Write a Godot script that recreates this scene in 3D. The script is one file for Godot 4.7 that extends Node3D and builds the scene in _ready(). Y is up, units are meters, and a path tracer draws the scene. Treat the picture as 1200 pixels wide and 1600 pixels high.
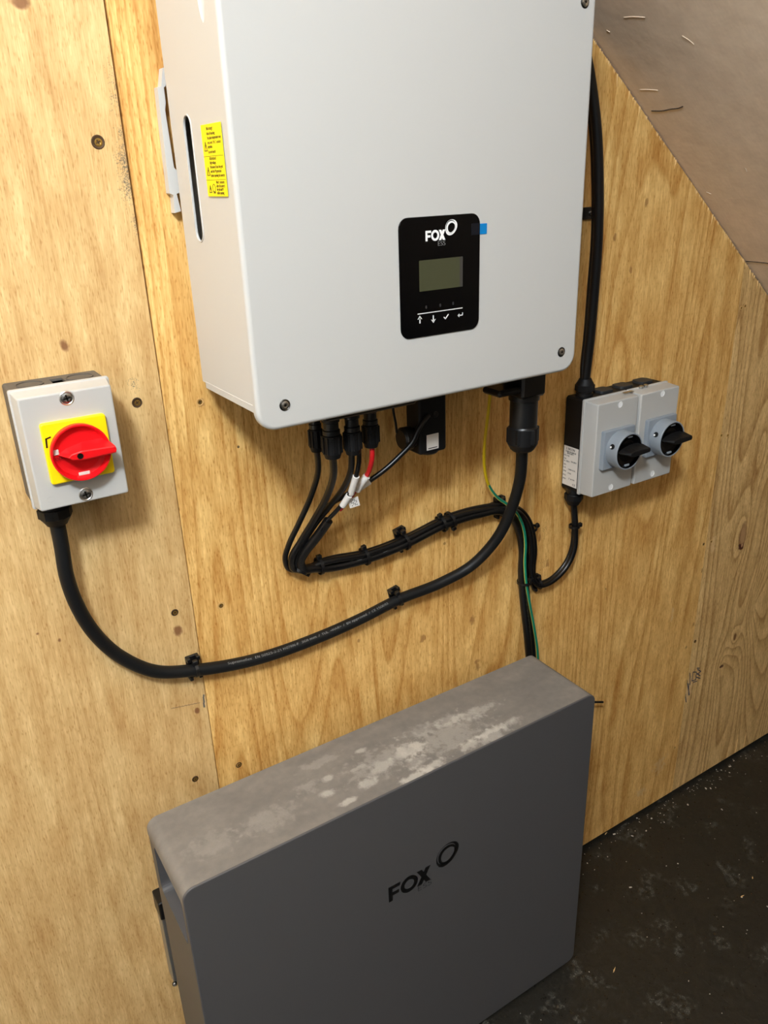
extends Node3D
# A battery store under a stair: plywood wall, hybrid inverter, battery, isolators and their cables.

const FOCAL := 1245.8
const EYE := Vector3(-0.2549, 1.3406, 0.8794)
const CAM_X := Vector3(0.842697, -0.033683, 0.537333)
const CAM_Y := Vector3(0.236224, 0.919975, -0.312801)
const CAM_Z := Vector3(-0.483797, 0.390527, 0.783217)
const LAMP_AT := Vector3(-0.69, 2.25, 1.20)

var M := {}
var taken := {}
var rng := RandomNumberGenerator.new()

# ------------------------------------------------------------------ helpers
func at(px: float, py: float, v: float, axis := 2) -> Vector3:
	var d: Vector3 = CAM_X * ((px - 600.0) / FOCAL) - CAM_Y * ((py - 800.0) / FOCAL) - CAM_Z
	return EYE + d * ((v - EYE[axis]) / d[axis])

class MB:
	var p := PackedVector3Array()
	var g := PackedInt32Array()
	var uv := PackedVector2Array()
	var col := PackedColorArray()
	func tri(a: Vector3, b: Vector3, c: Vector3, grp := -1) -> void:
		p.append(a); p.append(b); p.append(c); g.append(grp)
	func quad(a: Vector3, b: Vector3, c: Vector3, d: Vector3, grp := -1) -> void:
		tri(a, b, c, grp); tri(a, c, d, grp)
	func ring_band(r0: PackedVector3Array, r1: PackedVector3Array, grp := -1) -> void:
		var n := r0.size()
		for i in n:
			quad(r0[i], r0[(i + 1) % n], r1[(i + 1) % n], r1[i], grp)
	func cap(r: PackedVector3Array, flip: bool, grp := -1) -> void:
		var c := Vector3.ZERO
		for v in r: c += v
		c /= r.size()
		for i in r.size():
			if flip: tri(c, r[(i + 1) % r.size()], r[i], grp)
			else: tri(c, r[i], r[(i + 1) % r.size()], grp)
	func mesh() -> ArrayMesh:
		var mid := Vector3.ZERO
		for v in p: mid += v
		mid /= maxi(1, p.size())
		var vol := 0.0
		for i in range(0, p.size(), 3):
			vol += (p[i] - mid).dot((p[i + 1] - mid).cross(p[i + 2] - mid))
		var st := SurfaceTool.new()
		st.begin(Mesh.PRIMITIVE_TRIANGLES)
		for t in g.size():
			st.set_smooth_group(g[t] if g[t] >= 0 else 0xFFFFFFFF)
			for k in ([0, 2, 1] if vol > 0.0 else [0, 1, 2]):
				var i: int = t * 3 + k
				if uv.size() == p.size(): st.set_uv(uv[i])
				if col.size() == p.size(): st.set_color(col[i])
				st.add_vertex(p[i])
		st.generate_normals()
		return st.commit()

func numbered(n: String) -> String:
	if not taken.has(n):
		taken[n] = 0
		return n
	taken[n] += 1
	return "%s_%03d" % [n, taken[n]]

func thing(called: String, label: String, category: String, base: Vector3, group := "") -> Node3D:
	var o := Node3D.new()
	o.name = numbered(called)
	add_child(o)
	o.position = base
	o.set_meta("label", label); o.set_meta("category", category)
	if group: o.set_meta("group", group)
	return o

func setting(called: String, label: String) -> Node3D:
	var o := Node3D.new()
	o.name = called
	add_child(o)
	o.set_meta("kind", "structure"); o.set_meta("label", label)
	return o

# a part whose mesh is given in world coordinates
func part(parent: Node3D, called: String, m: Mesh, mat: Material, label := "") -> MeshInstance3D:
	var o := MeshInstance3D.new()
	o.name = called
	o.mesh = m
	o.material_override = mat
	parent.add_child(o, true)
	var w := Vector3.ZERO
	var n: Node = parent
	while n is Node3D and n != self:
		w += n.position
		n = n.get_parent()
	o.position = -w
	if label: o.set_meta("label", label)
	return o

func rrect(w: float, h: float, r: float, n := 6) -> PackedVector2Array:
	var out := PackedVector2Array()
	for q in 4:
		var c := Vector2((w / 2 - r) * (1 if q in [0, 3] else -1), (h / 2 - r) * (1 if q in [0, 1] else -1))
		for i in n + 1:
			var a := PI / 2 * (q + float(i) / n)
			out.append(c + Vector2(cos(a), sin(a)) * r)
	return out

func ring3(pts: PackedVector2Array, z: float, c: Vector2, f := Basis(), o := Vector3.ZERO) -> PackedVector3Array:
	var out := PackedVector3Array()
	for q in pts: out.append(o + f * Vector3(q.x + c.x, q.y + c.y, z))
	return out

# rounded plate facing +z (in frame f at o): outline w x h, corner r, from z0 to z1, front fillet b
func plate(cx: float, cy: float, w: float, h: float, r: float, z0: float, z1: float, b := 0.001, f := Basis(), o := Vector3.ZERO, n := 6, steps := 3) -> MB:
	var m := MB.new()
	plate_into(m, cx, cy, w, h, r, z0, z1, b, f, o, n, steps)
	return m

func plate_into(m: MB, cx: float, cy: float, w: float, h: float, r: float, z0: float, z1: float, b := 0.001, f := Basis(), o := Vector3.ZERO, n := 6, steps := 3) -> void:
	var c := Vector2(cx, cy)
	var prev := ring3(rrect(w, h, r, n), z0, c, f, o)
	m.cap(prev, true)
	var sg := 1 if n > 1 else -1
	for i in steps + 1:
		var a := PI / 2 * float(i) / steps
		var ins := b * (1.0 - cos(a))
		var z := z1 - b + b * sin(a)
		var cur := ring3(rrect(w - 2 * ins, h - 2 * ins, maxf(r - ins, 0.00005), n), z, c, f, o)
		m.ring_band(prev, cur, sg if i == 0 else 2)
		prev = cur
	m.cap(prev, false)

func bevel_box(m: MB, lo: Vector3, hi: Vector3, b := 0.001, f := Basis(), o := Vector3.ZERO) -> void:
	var w := hi.x - lo.x
	var h := hi.y - lo.y
	var c := Vector2((lo.x + hi.x) / 2, (lo.y + hi.y) / 2)
	var zs := [lo.z, lo.z + b, hi.z - b, hi.z]
	var prev := PackedVector3Array()
	for i in 4:
		var k := b if i in [0, 3] else 0.0
		var cur := ring3(rrect(w - 2 * k, h - 2 * k, maxf(b - k * 0.5, 0.0001), 1), zs[i], c, f, o)
		if i == 0: m.cap(cur, true)
		else: m.ring_band(prev, cur)
		prev = cur
	m.cap(prev, false)

# revolve [radius, along] pairs round axis d from point c
func lathe_into(m: MB, c: Vector3, d: Vector3, prof: Array, n := 20, flat := false) -> void:
	var z := d.normalized()
	var x := z.cross(Vector3.UP if absf(z.y) < 0.9 else Vector3.RIGHT).normalized()
	var y := z.cross(x)
	var prev := PackedVector3Array()
	for i in prof.size():
		var cur := PackedVector3Array()
		for k in n:
			var a := TAU * k / n
			cur.append(c + z * prof[i][1] + (x * cos(a) + y * sin(a)) * maxf(prof[i][0], 0.00002))
		if i == 0: m.cap(cur, true)
		else: m.ring_band(prev, cur, -1 if flat else i)
		prev = cur
	m.cap(prev, false)

func lathe(c: Vector3, d: Vector3, prof: Array, n := 20, flat := false) -> ArrayMesh:
	var m := MB.new()
	lathe_into(m, c, d, prof, n, flat)
	return m.mesh()

func prism(poly: PackedVector2Array, z0: float, z1: float, f := Basis(), o := Vector3.ZERO) -> MB:
	var m := MB.new()
	prism_into(m, poly, z0, z1, f, o)
	return m

func prism_into(m: MB, poly: PackedVector2Array, z0: float, z1: float, f := Basis(), o := Vector3.ZERO) -> void:
	if Geometry2D.is_polygon_clockwise(poly): poly.reverse()
	var idx := Geometry2D.triangulate_polygon(poly)
	var a := ring3(poly, z0, Vector2.ZERO, f, o)
	var b := ring3(poly, z1, Vector2.ZERO, f, o)
	m.ring_band(a, b)
	for i in range(0, idx.size(), 3):
		var t := [idx[i], idx[i + 1], idx[i + 2]]
		var area := (poly[t[1]] - poly[t[0]]).cross(poly[t[2]] - poly[t[0]])
		if area < 0: t = [t[0], t[2], t[1]]
		m.tri(b[t[0]], b[t[1]], b[t[2]])
		m.tri(a[t[0]], a[t[2]], a[t[1]])

func smooth_path(pts: Array, step := 0.004) -> PackedVector3Array:
	var out := PackedVector3Array()
	for i in pts.size() - 1:
		var p0: Vector3 = pts[maxi(i - 1, 0)]
		var p1: Vector3 = pts[i]
		var p2: Vector3 = pts[i + 1]
		var p3: Vector3 = pts[mini(i + 2, pts.size() - 1)]
		var n := maxi(2, int(p1.distance_to(p2) / step))
		# centripetal-like tangents keep uneven spacing smooth
		var d1 := maxf(p0.distance_to(p1), 0.0001)
		var d2 := maxf(p1.distance_to(p2), 0.0001)
		var d3 := maxf(p2.distance_to(p3), 0.0001)
		var t1 := (p2 - p1) if i == 0 else ((p1 - p0) / d1 * d2 + (p2 - p1) / d2 * d1) / (d1 + d2) * d2
		var t2 := (p2 - p1) if i == pts.size() - 2 else ((p2 - p1) / d2 * d3 + (p3 - p2) / d3 * d2) / (d2 + d3) * d2
		for k in n:
			var t := float(k) / n
			var a := 2 * t * t * t - 3 * t * t + 1
			var b := t * t * t - 2 * t * t + t
			var c := -2 * t * t * t + 3 * t * t
			var d := t * t * t - t * t
			out.append(p1 * a + t1 * b + p2 * c + t2 * d)
	out.append(pts[-1])
	return out

# frames along a path that keep one side turned to +z
func frames(path: PackedVector3Array) -> Array:
	var out := []
	var up := Vector3(0, 0, 1)
	for i in path.size():
		var t := (path[mini(i + 1, path.size() - 1)] - path[maxi(i - 1, 0)]).normalized()
		var u := (up - t * up.dot(t))
		if u.length() < 0.05: u = t.cross(Vector3.RIGHT)
		u = u.normalized()
		up = u.lerp(Vector3(0, 0, 1), 0.15).normalized()
		out.append([t, u, t.cross(u)])
	return out

func tube(path: PackedVector3Array, r: float, n := 12, tint = null) -> ArrayMesh:
	var m := MB.new()
	var fr := frames(path)
	var rings := []
	for i in path.size():
		var ring := PackedVector3Array()
		for k in n:
			var a := TAU * k / n
			ring.append(path[i] + (fr[i][1] * cos(a) + fr[i][2] * sin(a)) * r)
		rings.append(ring)
	for i in path.size() - 1:
		m.ring_band(rings[i], rings[i + 1], 1)
		if tint != null:
			for k in n:
				var c: Color = tint.call(i, k)
				for q in 6: m.col.append(c)
	m.cap(rings[0], true); m.cap(rings[-1], false)
	if tint != null:
		for q in n * 6: m.col.append(tint.call(0, 0))
	return m.mesh()

func px_path(pts: Array, dx := 0.0, dy := 0.0, dz := 0.0) -> Array:
	var out := []
	for q in pts: out.append(q if q is Vector3 else at(q[0] + dx, q[1] + dy, q[2] + dz))
	return out

func mat(called: String, c: Color, rough := 0.5, metal := 0.0, spec := 0.5) -> StandardMaterial3D:
	var m := StandardMaterial3D.new()
	m.resource_name = called
	m.albedo_color = c
	m.roughness = rough
	m.metallic = metal
	m.metallic_specular = spec
	M[called] = m
	return m

func rgb8(r: int, g: int, b: int) -> Color:
	return Color(r / 255.0, g / 255.0, b / 255.0)

func font(bold := 0.0) -> Font:
	var s := SystemFont.new()
	s.font_names = PackedStringArray(["Droid Sans"])
	if bold == 0.0: return s
	var v := FontVariation.new()
	v.base_font = s
	v.variation_embolden = bold
	return v

func text_mesh(s: String, cap_height: float, bold := 0.0, depth := 0.0002) -> TextMesh:
	var t := TextMesh.new()
	t.text = s
	t.font = font(bold)
	t.font_size = 32
	t.pixel_size = cap_height / (32.0 * 0.714)
	t.depth = depth
	t.curve_step = 2.0
	t.horizontal_alignment = HORIZONTAL_ALIGNMENT_LEFT
	t.vertical_alignment = VERTICAL_ALIGNMENT_BOTTOM
	return t

# lettering whose baseline starts at `where`; f maps text x, y, z; sx squeezes it
func lettering(parent: Node3D, called: String, s: String, cap_height: float, where: Vector3, f: Basis, m: Material, bold := 0.0, width := 0.0) -> MeshInstance3D:
	var t := text_mesh(s, cap_height, bold)
	var box := t.get_aabb()
	var o := part(parent, called, t, m)
	var b := f
	if width > 0.0 and box.size.x > 0.0: b = f * Basis.from_scale(Vector3(width / box.size.x, 1, 1))
	# the lowest line of a capital sits on the baseline
	var drop := 0.0
	if not (s.contains("g") or s.contains("p") or s.contains("y") or s.contains(",") or s.contains("(") or s.contains("Q") or s.contains("/")): drop = box.position.y
	else: drop = box.position.y + cap_height * 0.28
	o.transform = Transform3D(b, o.position + where - b * Vector3(box.position.x, drop, 0))
	return o

func stroke_into(m: MB, a: Vector2, b: Vector2, w: float, z0: float, z1: float, f := Basis(), o := Vector3.ZERO) -> void:
	var d := (b - a).normalized()
	var s := Vector2(-d.y, d.x) * w / 2
	prism_into(m, PackedVector2Array([a - s, b - s, b + s, a + s]), z0, z1, f, o)

# ------------------------------------------------------------------ scene
func _ready() -> void:
	rng.seed = 7
	var cam := Camera3D.new()
	cam.name = "camera"
	cam.fov = rad_to_deg(2.0 * atan(800.0 / FOCAL))
	cam.near = 0.02
	cam.transform = Transform3D(Basis(CAM_X, CAM_Y, CAM_Z), EYE)
	add_child(cam)
	cam.current = true
	var env := Environment.new()
	env.background_mode = Environment.BG_COLOR
	env.background_color = Color(0, 0, 0)
	env.ambient_light_source = Environment.AMBIENT_SOURCE_DISABLED
	env.tonemap_mode = Environment.TONE_MAPPER_LINEAR
	env.tonemap_exposure = 1.0
	env.sdfgi_enabled = true
	env.ssao_enabled = true
	env.ssil_enabled = true
	var we := WorldEnvironment.new()
	we.name = "world_environment"
	we.environment = env
	add_child(we)

	materials()
	build_lamp()
	build_room()
	build_inverter()
	build_battery()
	build_isolator()
	build_twin_isolator()
	build_cables()
	build_mounts()
	build_debris()

func materials() -> void:
	mat("inverter_paint", rgb8(191, 191, 188), 0.42)
	mat("panel_black", rgb8(4, 4, 5), 0.16, 0.0, 0.32)
	mat("lcd", rgb8(66, 68, 48), 0.2)
	mat("lcd_edge", rgb8(62, 60, 58), 0.2)
	mat("print_white", rgb8(240, 240, 238), 0.5)
	mat("print_grey", rgb8(120, 120, 118), 0.5)
	mat("print_faint", rgb8(42, 42, 44), 0.5)
	mat("print_black", rgb8(10, 10, 10), 0.45)
	mat("film_blue", rgb8(0, 122, 190), 0.3)
	mat("film_over_black", rgb8(4, 12, 24), 0.25)
	mat("label_yellow", rgb8(252, 226, 4), 0.5)
	mat("label_ink", rgb8(84, 70, 8), 0.6)
	mat("black_plastic", rgb8(14, 14, 15), 0.38)
	mat("black_matte", rgb8(13, 13, 14), 0.55, 0.0, 0.4)
	mat("rubber", rgb8(18, 19, 20), 0.5, 0.0, 0.4)
	mat("pv_sheath", rgb8(10, 10, 11), 0.34)
	mat("rubber_pale", rgb8(40, 41, 42), 0.55)
	mat("loom", rgb8(10, 10, 11), 0.36)
	mat("red_sheath", rgb8(196, 26, 30), 0.35)
	mat("sleeve_white", rgb8(226, 222, 216), 0.55)
	mat("battery_paint", rgb8(78, 77, 78), 0.46)
	mat("battery_logo", rgb8(9, 9, 9), 0.4)
	mat("box_grey", rgb8(182, 181, 177), 0.5)
	mat("base_grey", rgb8(86, 81, 75), 0.6)
	mat("switch_yellow", rgb8(252, 220, 8), 0.4)
	mat("switch_red", rgb8(222, 14, 22), 0.38)
	mat("switch_grey", rgb8(138, 146, 154), 0.42)
	mat("switch_white", rgb8(214, 206, 196), 0.5)
	mat("steel", rgb8(190, 188, 184), 0.28, 1.0)
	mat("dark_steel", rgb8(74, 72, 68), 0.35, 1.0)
	mat("zinc", rgb8(160, 158, 152), 0.4, 0.8)
	mat("brass", rgb8(150, 116, 50), 0.4, 0.7)
	mat("hole_shade_burnt", rgb8(78, 56, 34), 0.6, 0.4)  # brown for the shade in screw holes and for burnt wood
	mat("wood_torn", rgb8(214, 170, 106), 0.8)
	mat("paper", rgb8(216, 210, 202), 0.55)
	mat("debris_pale", rgb8(196, 188, 172), 0.7)
	mat("wood_splinter", rgb8(226, 186, 124), 0.8)
	var e := mat("earth_sheath", Color.WHITE, 0.4)
	e.vertex_color_use_as_albedo = true

func noise(sd: int, freq: float, oct := 3, type := FastNoiseLite.TYPE_SIMPLEX_SMOOTH) -> FastNoiseLite:
	var n := FastNoiseLite.new()
	n.seed = sd
	n.noise_type = type
	n.frequency = freq
	n.fractal_type = FastNoiseLite.FRACTAL_FBM if oct > 1 else FastNoiseLite.FRACTAL_NONE
	n.fractal_octaves = oct
	return n

func layer(n: FastNoiseLite, w: int, h: int, sx: float, sy: float) -> PackedByteArray:
	var im := n.get_image(maxi(8, int(w / sx)), maxi(8, int(h / sy)))
	im.resize(w, h, Image.INTERPOLATE_CUBIC)
	return im.get_data()

# rotary-cut veneer: contour lines of a stretched height field, long fibres, short flecks
func veneer(W: int, H: int, sd: int, light: Color, dark: Color, ring_amp: float, rings: float, band_amp: float, knots: Array) -> Image:
	var fib := layer(noise(sd, 0.40, 2), W, H, 1.0, 11.0)
	var fib2 := layer(noise(sd + 1, 0.11, 3), W, H, 1.0, 44.0)
	var fleck := layer(noise(sd + 2, 0.44, 2), W, H, 1.0, 6.0)
	var mott := layer(noise(sd + 3, 0.02, 4), W, H, 1.0, 3.0)
	var hn := noise(sd + 4, 0.0026, 2)
	var step := 4
	var cw := W / step + 2
	var out := PackedByteArray()
	out.resize(W * H * 3)
	var row0 := PackedFloat32Array()
	var row1 := PackedFloat32Array()
	var lr := light.r * 255.0; var lg := light.g * 255.0; var lb := light.b * 255.0
	var dr := dark.r * 255.0 - lr; var dg := dark.g * 255.0 - lg; var db := dark.b * 255.0 - lb
	var coarse := func(cy: int) -> PackedFloat32Array:
		var r := PackedFloat32Array()
		r.resize(cw)
		for cx in cw:
			var x := float(cx * step)
			var y := float(cy * step)
			var v := hn.get_noise_2d(x * 1.15, y * 0.085) + x * 0.00025
			for k in knots:
				var ax: float = (x - k[0]) / k[2]
				var ay: float = (y - k[1]) / k[3]
				v += k[4] * exp(-sqrt(ax * ax + ay * ay))
			r[cx] = v * rings
		return r
	row1 = coarse.call(0)
	for y in H:
		if y % step == 0:
			row0 = row1
			row1 = coarse.call(y / step + 1)
		var ty := float(y % step) / step
		for x in W:
			var cx := x >> 2
			var tx := float(x & 3) * 0.25
			var a := row0[cx] + (row0[cx + 1] - row0[cx]) * tx
			var b := row1[cx] + (row1[cx + 1] - row1[cx]) * tx
			var i := y * W + x
			var f1 := fib[i] * 0.00392 - 0.5
			var f2 := fib2[i] * 0.00392 - 0.5
			var s := a + (b - a) * ty + f1 * 0.05 + f2 * 0.08
			s -= floorf(s)
			# late wood swells slowly and ends sharply
			var ring := s * s * s if s < 0.93 else (1.0 - s) * 11.5
			var d := ring * ring_amp + (mott[i] * 0.00392 - 0.42) * band_amp + f2 * 0.34 + f1 * 0.62
			var fl := fleck[i]
			if fl < 88: d += (88 - fl) * 0.011
			d = clampf(d + 0.16, -0.35, 1.25)
			var j := i * 3
			out[j] = clampi(int(lr + dr * d), 0, 255)
			out[j + 1] = clampi(int(lg + dg * d), 0, 255)
			out[j + 2] = clampi(int(lb + db * d), 0, 255)
	return Image.create_from_data(W, H, false, Image.FORMAT_RGB8, out)

func blot(im: Image, cx: float, cy: float, rx: float, ry: float, c: Color, strength: float, ragged: FastNoiseLite, bite := 0.9) -> void:
	for y in range(maxi(0, int(cy - ry * 1.5)), mini(im.get_height(), int(cy + ry * 1.5) + 1)):
		for x in range(maxi(0, int(cx - rx * 1.5)), mini(im.get_width(), int(cx + rx * 1.5) + 1)):
			var d := Vector2((x - cx) / rx, (y - cy) / ry).length() + ragged.get_noise_2d(x, y) * bite
			var k := clampf((1.0 - d) * 2.2, 0.0, 1.0) * strength
			if k > 0.0: im.set_pixel(x, y, im.get_pixel(x, y).lerp(c, k))

func speckle(im: Image, cx: float, cy: float, rx: float, ry: float, count: int, c: Color, strength: float) -> void:
	for i in count:
		var x := int(cx + rng.randfn(0, 0.5) * rx)
		var y := int(cy + rng.randfn(0, 0.5) * ry)
		if x > 0 and y > 0 and x < im.get_width() - 1 and y < im.get_height() - 1:
			im.set_pixel(x, y, im.get_pixel(x, y).lerp(c, strength * rng.randf_range(0.4, 1.0)))

func ink(im: Image, a: Vector2, b: Vector2, w: float, c: Color) -> void:
	var n := int(a.distance_to(b) * 2) + 1
	for i in n + 1:
		var q := a.lerp(b, float(i) / n)
		for dy in range(-2, 3):
			for dx in range(-2, 3):
				var k := clampf(w - Vector2(dx, dy).length(), 0, 1)
				var x := int(q.x) + dx
				var y := int(q.y) + dy
				if k > 0 and x >= 0 and y >= 0 and x < im.get_width() and y < im.get_height():
					im.set_pixel(x, y, im.get_pixel(x, y).lerp(c, k * 0.85))

const WOOD_PX := 1333.0   # texels in a metre
const SOFFIT_X := 0.6491
const SOFFIT_Y := 1.4934
const SOFFIT_SLOPE := -0.7993

func soffit_y(x: float) -> float:
	return SOFFIT_Y + SOFFIT_SLOPE * (x - SOFFIT_X)

func wood_mat(called: String, im: Image, relief: Image, w: float, h: float) -> StandardMaterial3D:
	var m := mat(called, Color.WHITE, 0.62)
	m.albedo_texture = ImageTexture.create_from_image(im)
	m.heightmap_enabled = true
	m.heightmap_texture = ImageTexture.create_from_image(relief)
	m.heightmap_scale = 0.022
	return m

func sheet(poly: PackedVector2Array, x0: float, y1: float, w: float, h: float, zf: float) -> ArrayMesh:
	var m := prism(poly, -0.018, zf)
	for v in m.p:
		m.uv.append(Vector2((v.x - x0) / w, (y1 - v.y) / h))
	return m.mesh()

func build_room() -> void:
	# ---- plywood wall
	var wall := setting("wall_back", "plywood lined wall under the sloping stair soffit")
	var b := MB.new()
	bevel_box(b, Vector3(-2.1, -0.05, -0.12), Vector3(2.6, 2.7, -0.019), 0.002)
	part(wall, "backing", b.mesh(), mat("backing_dark", rgb8(46, 40, 34), 0.9))
	var TOP := 1.54
	var HH := 2048
	var relief_n := layer(noise(90, 0.4, 3), 1024, 1024, 1.0, 14.0)
	var relief := Image.create_from_data(1024, 1024, false, Image.FORMAT_L8, relief_n)
	var rag := noise(55, 0.05, 4)
	var h := HH / WOOD_PX
	# left sheet
	var wl := 640
	var im := veneer(wl, HH, 11, rgb8(222, 188, 130), rgb8(176, 132, 75), 0.30, 6.0, 0.6, [[250.0, 460.0, 190.0, 600.0, 0.12], [110.0, 1460.0, 90.0, 430.0, 0.22]])
	var lx := -wl / WOOD_PX
	var tex := func(px: float, py: float, x0: float) -> Vector2:
		var q := at(px, py, 0.0)
		return Vector2((q.x - x0) * WOOD_PX, (TOP - q.y) * WOOD_PX)
	for s in [[193, 213, 9, 16, 120], [195, 253, 10, 22, 420], [201, 292, 10, 20, 360], [212, 350, 6, 16, 90], [180, 120, 12, 20, 60], [180, 155, 8, 10, 40], [208, 600, 8, 10, 50]]:
		var q: Vector2 = tex.call(s[0], s[1], lx)
		speckle(im, q.x, q.y, s[2], s[3], s[4], rgb8(70, 66, 62), 0.55)
	for s in [[100, 540, 7, 9], [30, 2, 14, 9], [92, 1000, 3, 4], [58, 990, 2, 2], [278, 985, 9, 11], [245, 1402, 4, 7], [308, 1110, 5, 7]]:
		var q: Vector2 = tex.call(s[0], s[1], lx)
		blot(im, q.x, q.y, s[2], s[3], rgb8(120, 76, 44), 0.8, rag, 0.4)
	ink(im, tex.call(268, 1107, lx), tex.call(312, 1098, lx), 1.0, rgb8(120, 96, 70))
	ink(im, tex.call(318, 1086, lx), tex.call(319, 1105, lx), 1.6, rgb8(90, 86, 84))
	part(wall, "plywood_sheet", sheet(PackedVector2Array([Vector2(-2.05, 0.012), Vector2(-0.0004, 0.012), Vector2(-0.0004, 1.08), Vector2(-0.0009, 1.3), Vector2(-0.0010, 2.0085), Vector2(-0.75, 2.607), Vector2(-2.05, 2.607)]), lx, TOP, wl / WOOD_PX, h, 0.0), wood_mat("plywood_pale", im, relief, 0, 0), "pale yellow plywood sheet")
	# middle sheet
	var wm := 1400
	im = veneer(wm, HH, 31, rgb8(240, 197, 122), rgb8(182, 123, 52), 0.52, 9.0, 0.6, [[230.0, 800.0, 160.0, 900.0, 0.2], [1090.0, 330.0, 120.0, 620.0, 0.16], [900.0, 1500.0, 220.0, 900.0, 0.1]])
	for s in [[313, 628, 7, 8], [738, 968, 8, 12], [745, 1038, 8, 14], [660, 998, 7, 13], [800, 655, 4, 8], [960, 370, 4, 9], [1010, 316, 5, 8], [985, 420, 5, 10], [842, 840, 6, 14], [855, 880, 6, 10], [1097, 890, 5, 9], [1083, 975, 4, 8], [560, 1000, 3, 5], [1120, 850, 10, 22], [690, 630, 3, 6], [975, 610, 4, 10]]:
		var q: Vector2 = tex.call(s[0], s[1], 0.0)
		blot(im, q.x, q.y, s[2], s[3], rgb8(132, 84, 40), 0.5, rag, 0.8)
	for s in [[1030, 1195, 26, 30], [1062, 1180, 10, 16], [1000, 1238, 20, 18], [1050, 960, 5, 26]]:
		var q: Vector2 = tex.call(s[0], s[1], 0.0)
		blot(im, q.x, q.y, s[2], s[3], rgb8(216, 184, 138), 0.5, rag, 1.3)
	for s in [[850, 830, 14, 30, 60], [850, 880, 12, 20, 60], [880, 930, 40, 60, 60], [640, 690, 60, 60, 40]]:
		var q: Vector2 = tex.call(s[0], s[1], 0.0)
		speckle(im, q.x, q.y, s[2], s[3], s[4], rgb8(96, 58, 24), 0.6)
	var mp := PackedVector2Array([Vector2(0.0006, 0.012), Vector2(1.0385, 0.012)])
	for i in range(60, -1, -1):
		var x := 0.0021 + (1.0385 - 0.0021) * i / 60.0
		mp.append(Vector2(x, soffit_y(x) - 0.001 - rng.randf() * 0.0022))
	mp.append(Vector2(0.0012, 1.3)); mp.append(Vector2(0.0006, 1.12))
	part(wall, "plywood_sheet", sheet(mp, 0.0, TOP, wm / WOOD_PX, h, 0.0005), wood_mat("plywood_amber", im, relief, 0, 0), "amber plywood sheet behind the inverter")
	# right sheet
	var wr := 560
	var rx0 := 1.0392
	var figure := []
	for q in [[1160, 838, 40, 110, 0.5], [1180, 945, 70, 150, 0.75], [1148, 995, 40, 70, 0.5], [1127, 1045, 36, 90, -0.4], [1192, 700, 60, 220, 0.5], [1230, 900, 60, 160, -0.5]]:
		var kc: Vector2 = tex.call(q[0], q[1], rx0)
		figure.append([kc.x, kc.y, q[2], q[3], q[4]])
	im = veneer(wr, HH, 71, rgb8(236, 200, 136), rgb8(166, 120, 64), 0.7, 9.0, 0.35, figure)
	var rt := func(px: float, py: float) -> Vector2: return tex.call(px, py, rx0)
	var kq: Vector2 = rt.call(1160, 838)
	blot(im, kq.x, kq.y, 18, 47, rgb8(104, 64, 34), 0.85, rag, 0.25)
	blot(im, kq.x + 1, kq.y - 1, 15, 42, rgb8(190, 148, 100), 0.9, rag, 0.25)
	blot(im, kq.x - 2, kq.y + 32, 13, 13, rgb8(70, 26, 14), 0.95, rag, 0.6)
	blot(im, kq.x + 3, kq.y + 28, 5, 7, rgb8(220, 180, 130), 0.8, rag, 0.5)
	kq = rt.call(1148, 995)
	blot(im, kq.x, kq.y, 8, 13, rgb8(120, 76, 38), 0.85, rag, 0.3)
	kq = rt.call(1127, 1041)
	blot(im, kq.x, kq.y, 11, 6, rgb8(70, 36, 18), 0.9, rag, 0.5)
	for s in [[1114, 850, 12, 26], [1076, 1075, 22, 40]]:
		kq = rt.call(s[0], s[1])
		blot(im, kq.x, kq.y, s[2], s[3], rgb8(228, 196, 146), 0.55, rag, 0.8)
	# a joiner's scribble in blue-black marker
	var pen := rgb8(40, 44, 66)
	for s in [[1076, 1068, 1076, 1086], [1073, 1062, 1077, 1086], [1070, 1082, 1072, 1097], [1078, 1052, 1078, 1070], [1083, 1050, 1081, 1064], [1081, 1064, 1087, 1062], [1087, 1062, 1088, 1050], [1088, 1050, 1083, 1050], [1090, 1046, 1095, 1049], [1089, 1052, 1094, 1056], [1095, 1049, 1089, 1054], [1088, 1058, 1094, 1060], [1083, 1066, 1089, 1064], [1089, 1044, 1093, 1044]]:
		ink(im, rt.call(s[0], s[1]), rt.call(s[2], s[3]), 1.6, pen)
	var rp := PackedVector2Array([Vector2(rx0, 0.012), Vector2(2.40, 0.012), Vector2(2.40, soffit_y(2.40) - 0.002)])
	for i in range(40, -1, -1):
		var x := rx0 + (2.35 - rx0) * i / 40.0
		rp.append(Vector2(x, soffit_y(x) - 0.001 - rng.randf() * 0.0022))
	part(wall, "plywood_sheet", sheet(rp, rx0, TOP, wr / WOOD_PX, h, 0.0002), wood_mat("plywood_figured", im, relief, 0, 0), "figured plywood sheet with knots")
	# splinters of the sawn edge
	var sp := MB.new()
	for i in 150:
		var x := rng.randf_range(0.5, 1.35)
		var q := Vector3(x, soffit_y(x) - 0.0025, 0.0004)
		var l := rng.randf_range(0.004, 0.02) if i % 4 == 0 else rng.randf_range(0.002, 0.007)
		var w := rng.randf_range(0.0005, 0.0013)
		var lean := rng.randf_range(-0.12, 0.05)
		var t := q + Vector3(lean * l, -l, 0.0002)
		sp.tri(q + Vector3(-w, 0, 0), q + Vector3(w, 0, 0), t)
		sp.tri(q + Vector3(w, 0, 0), q + Vector3(0, 0.001, 0.0016), t)
		sp.tri(q + Vector3(0, 0.001, 0.0016), q + Vector3(-w, 0, 0), t)
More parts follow.
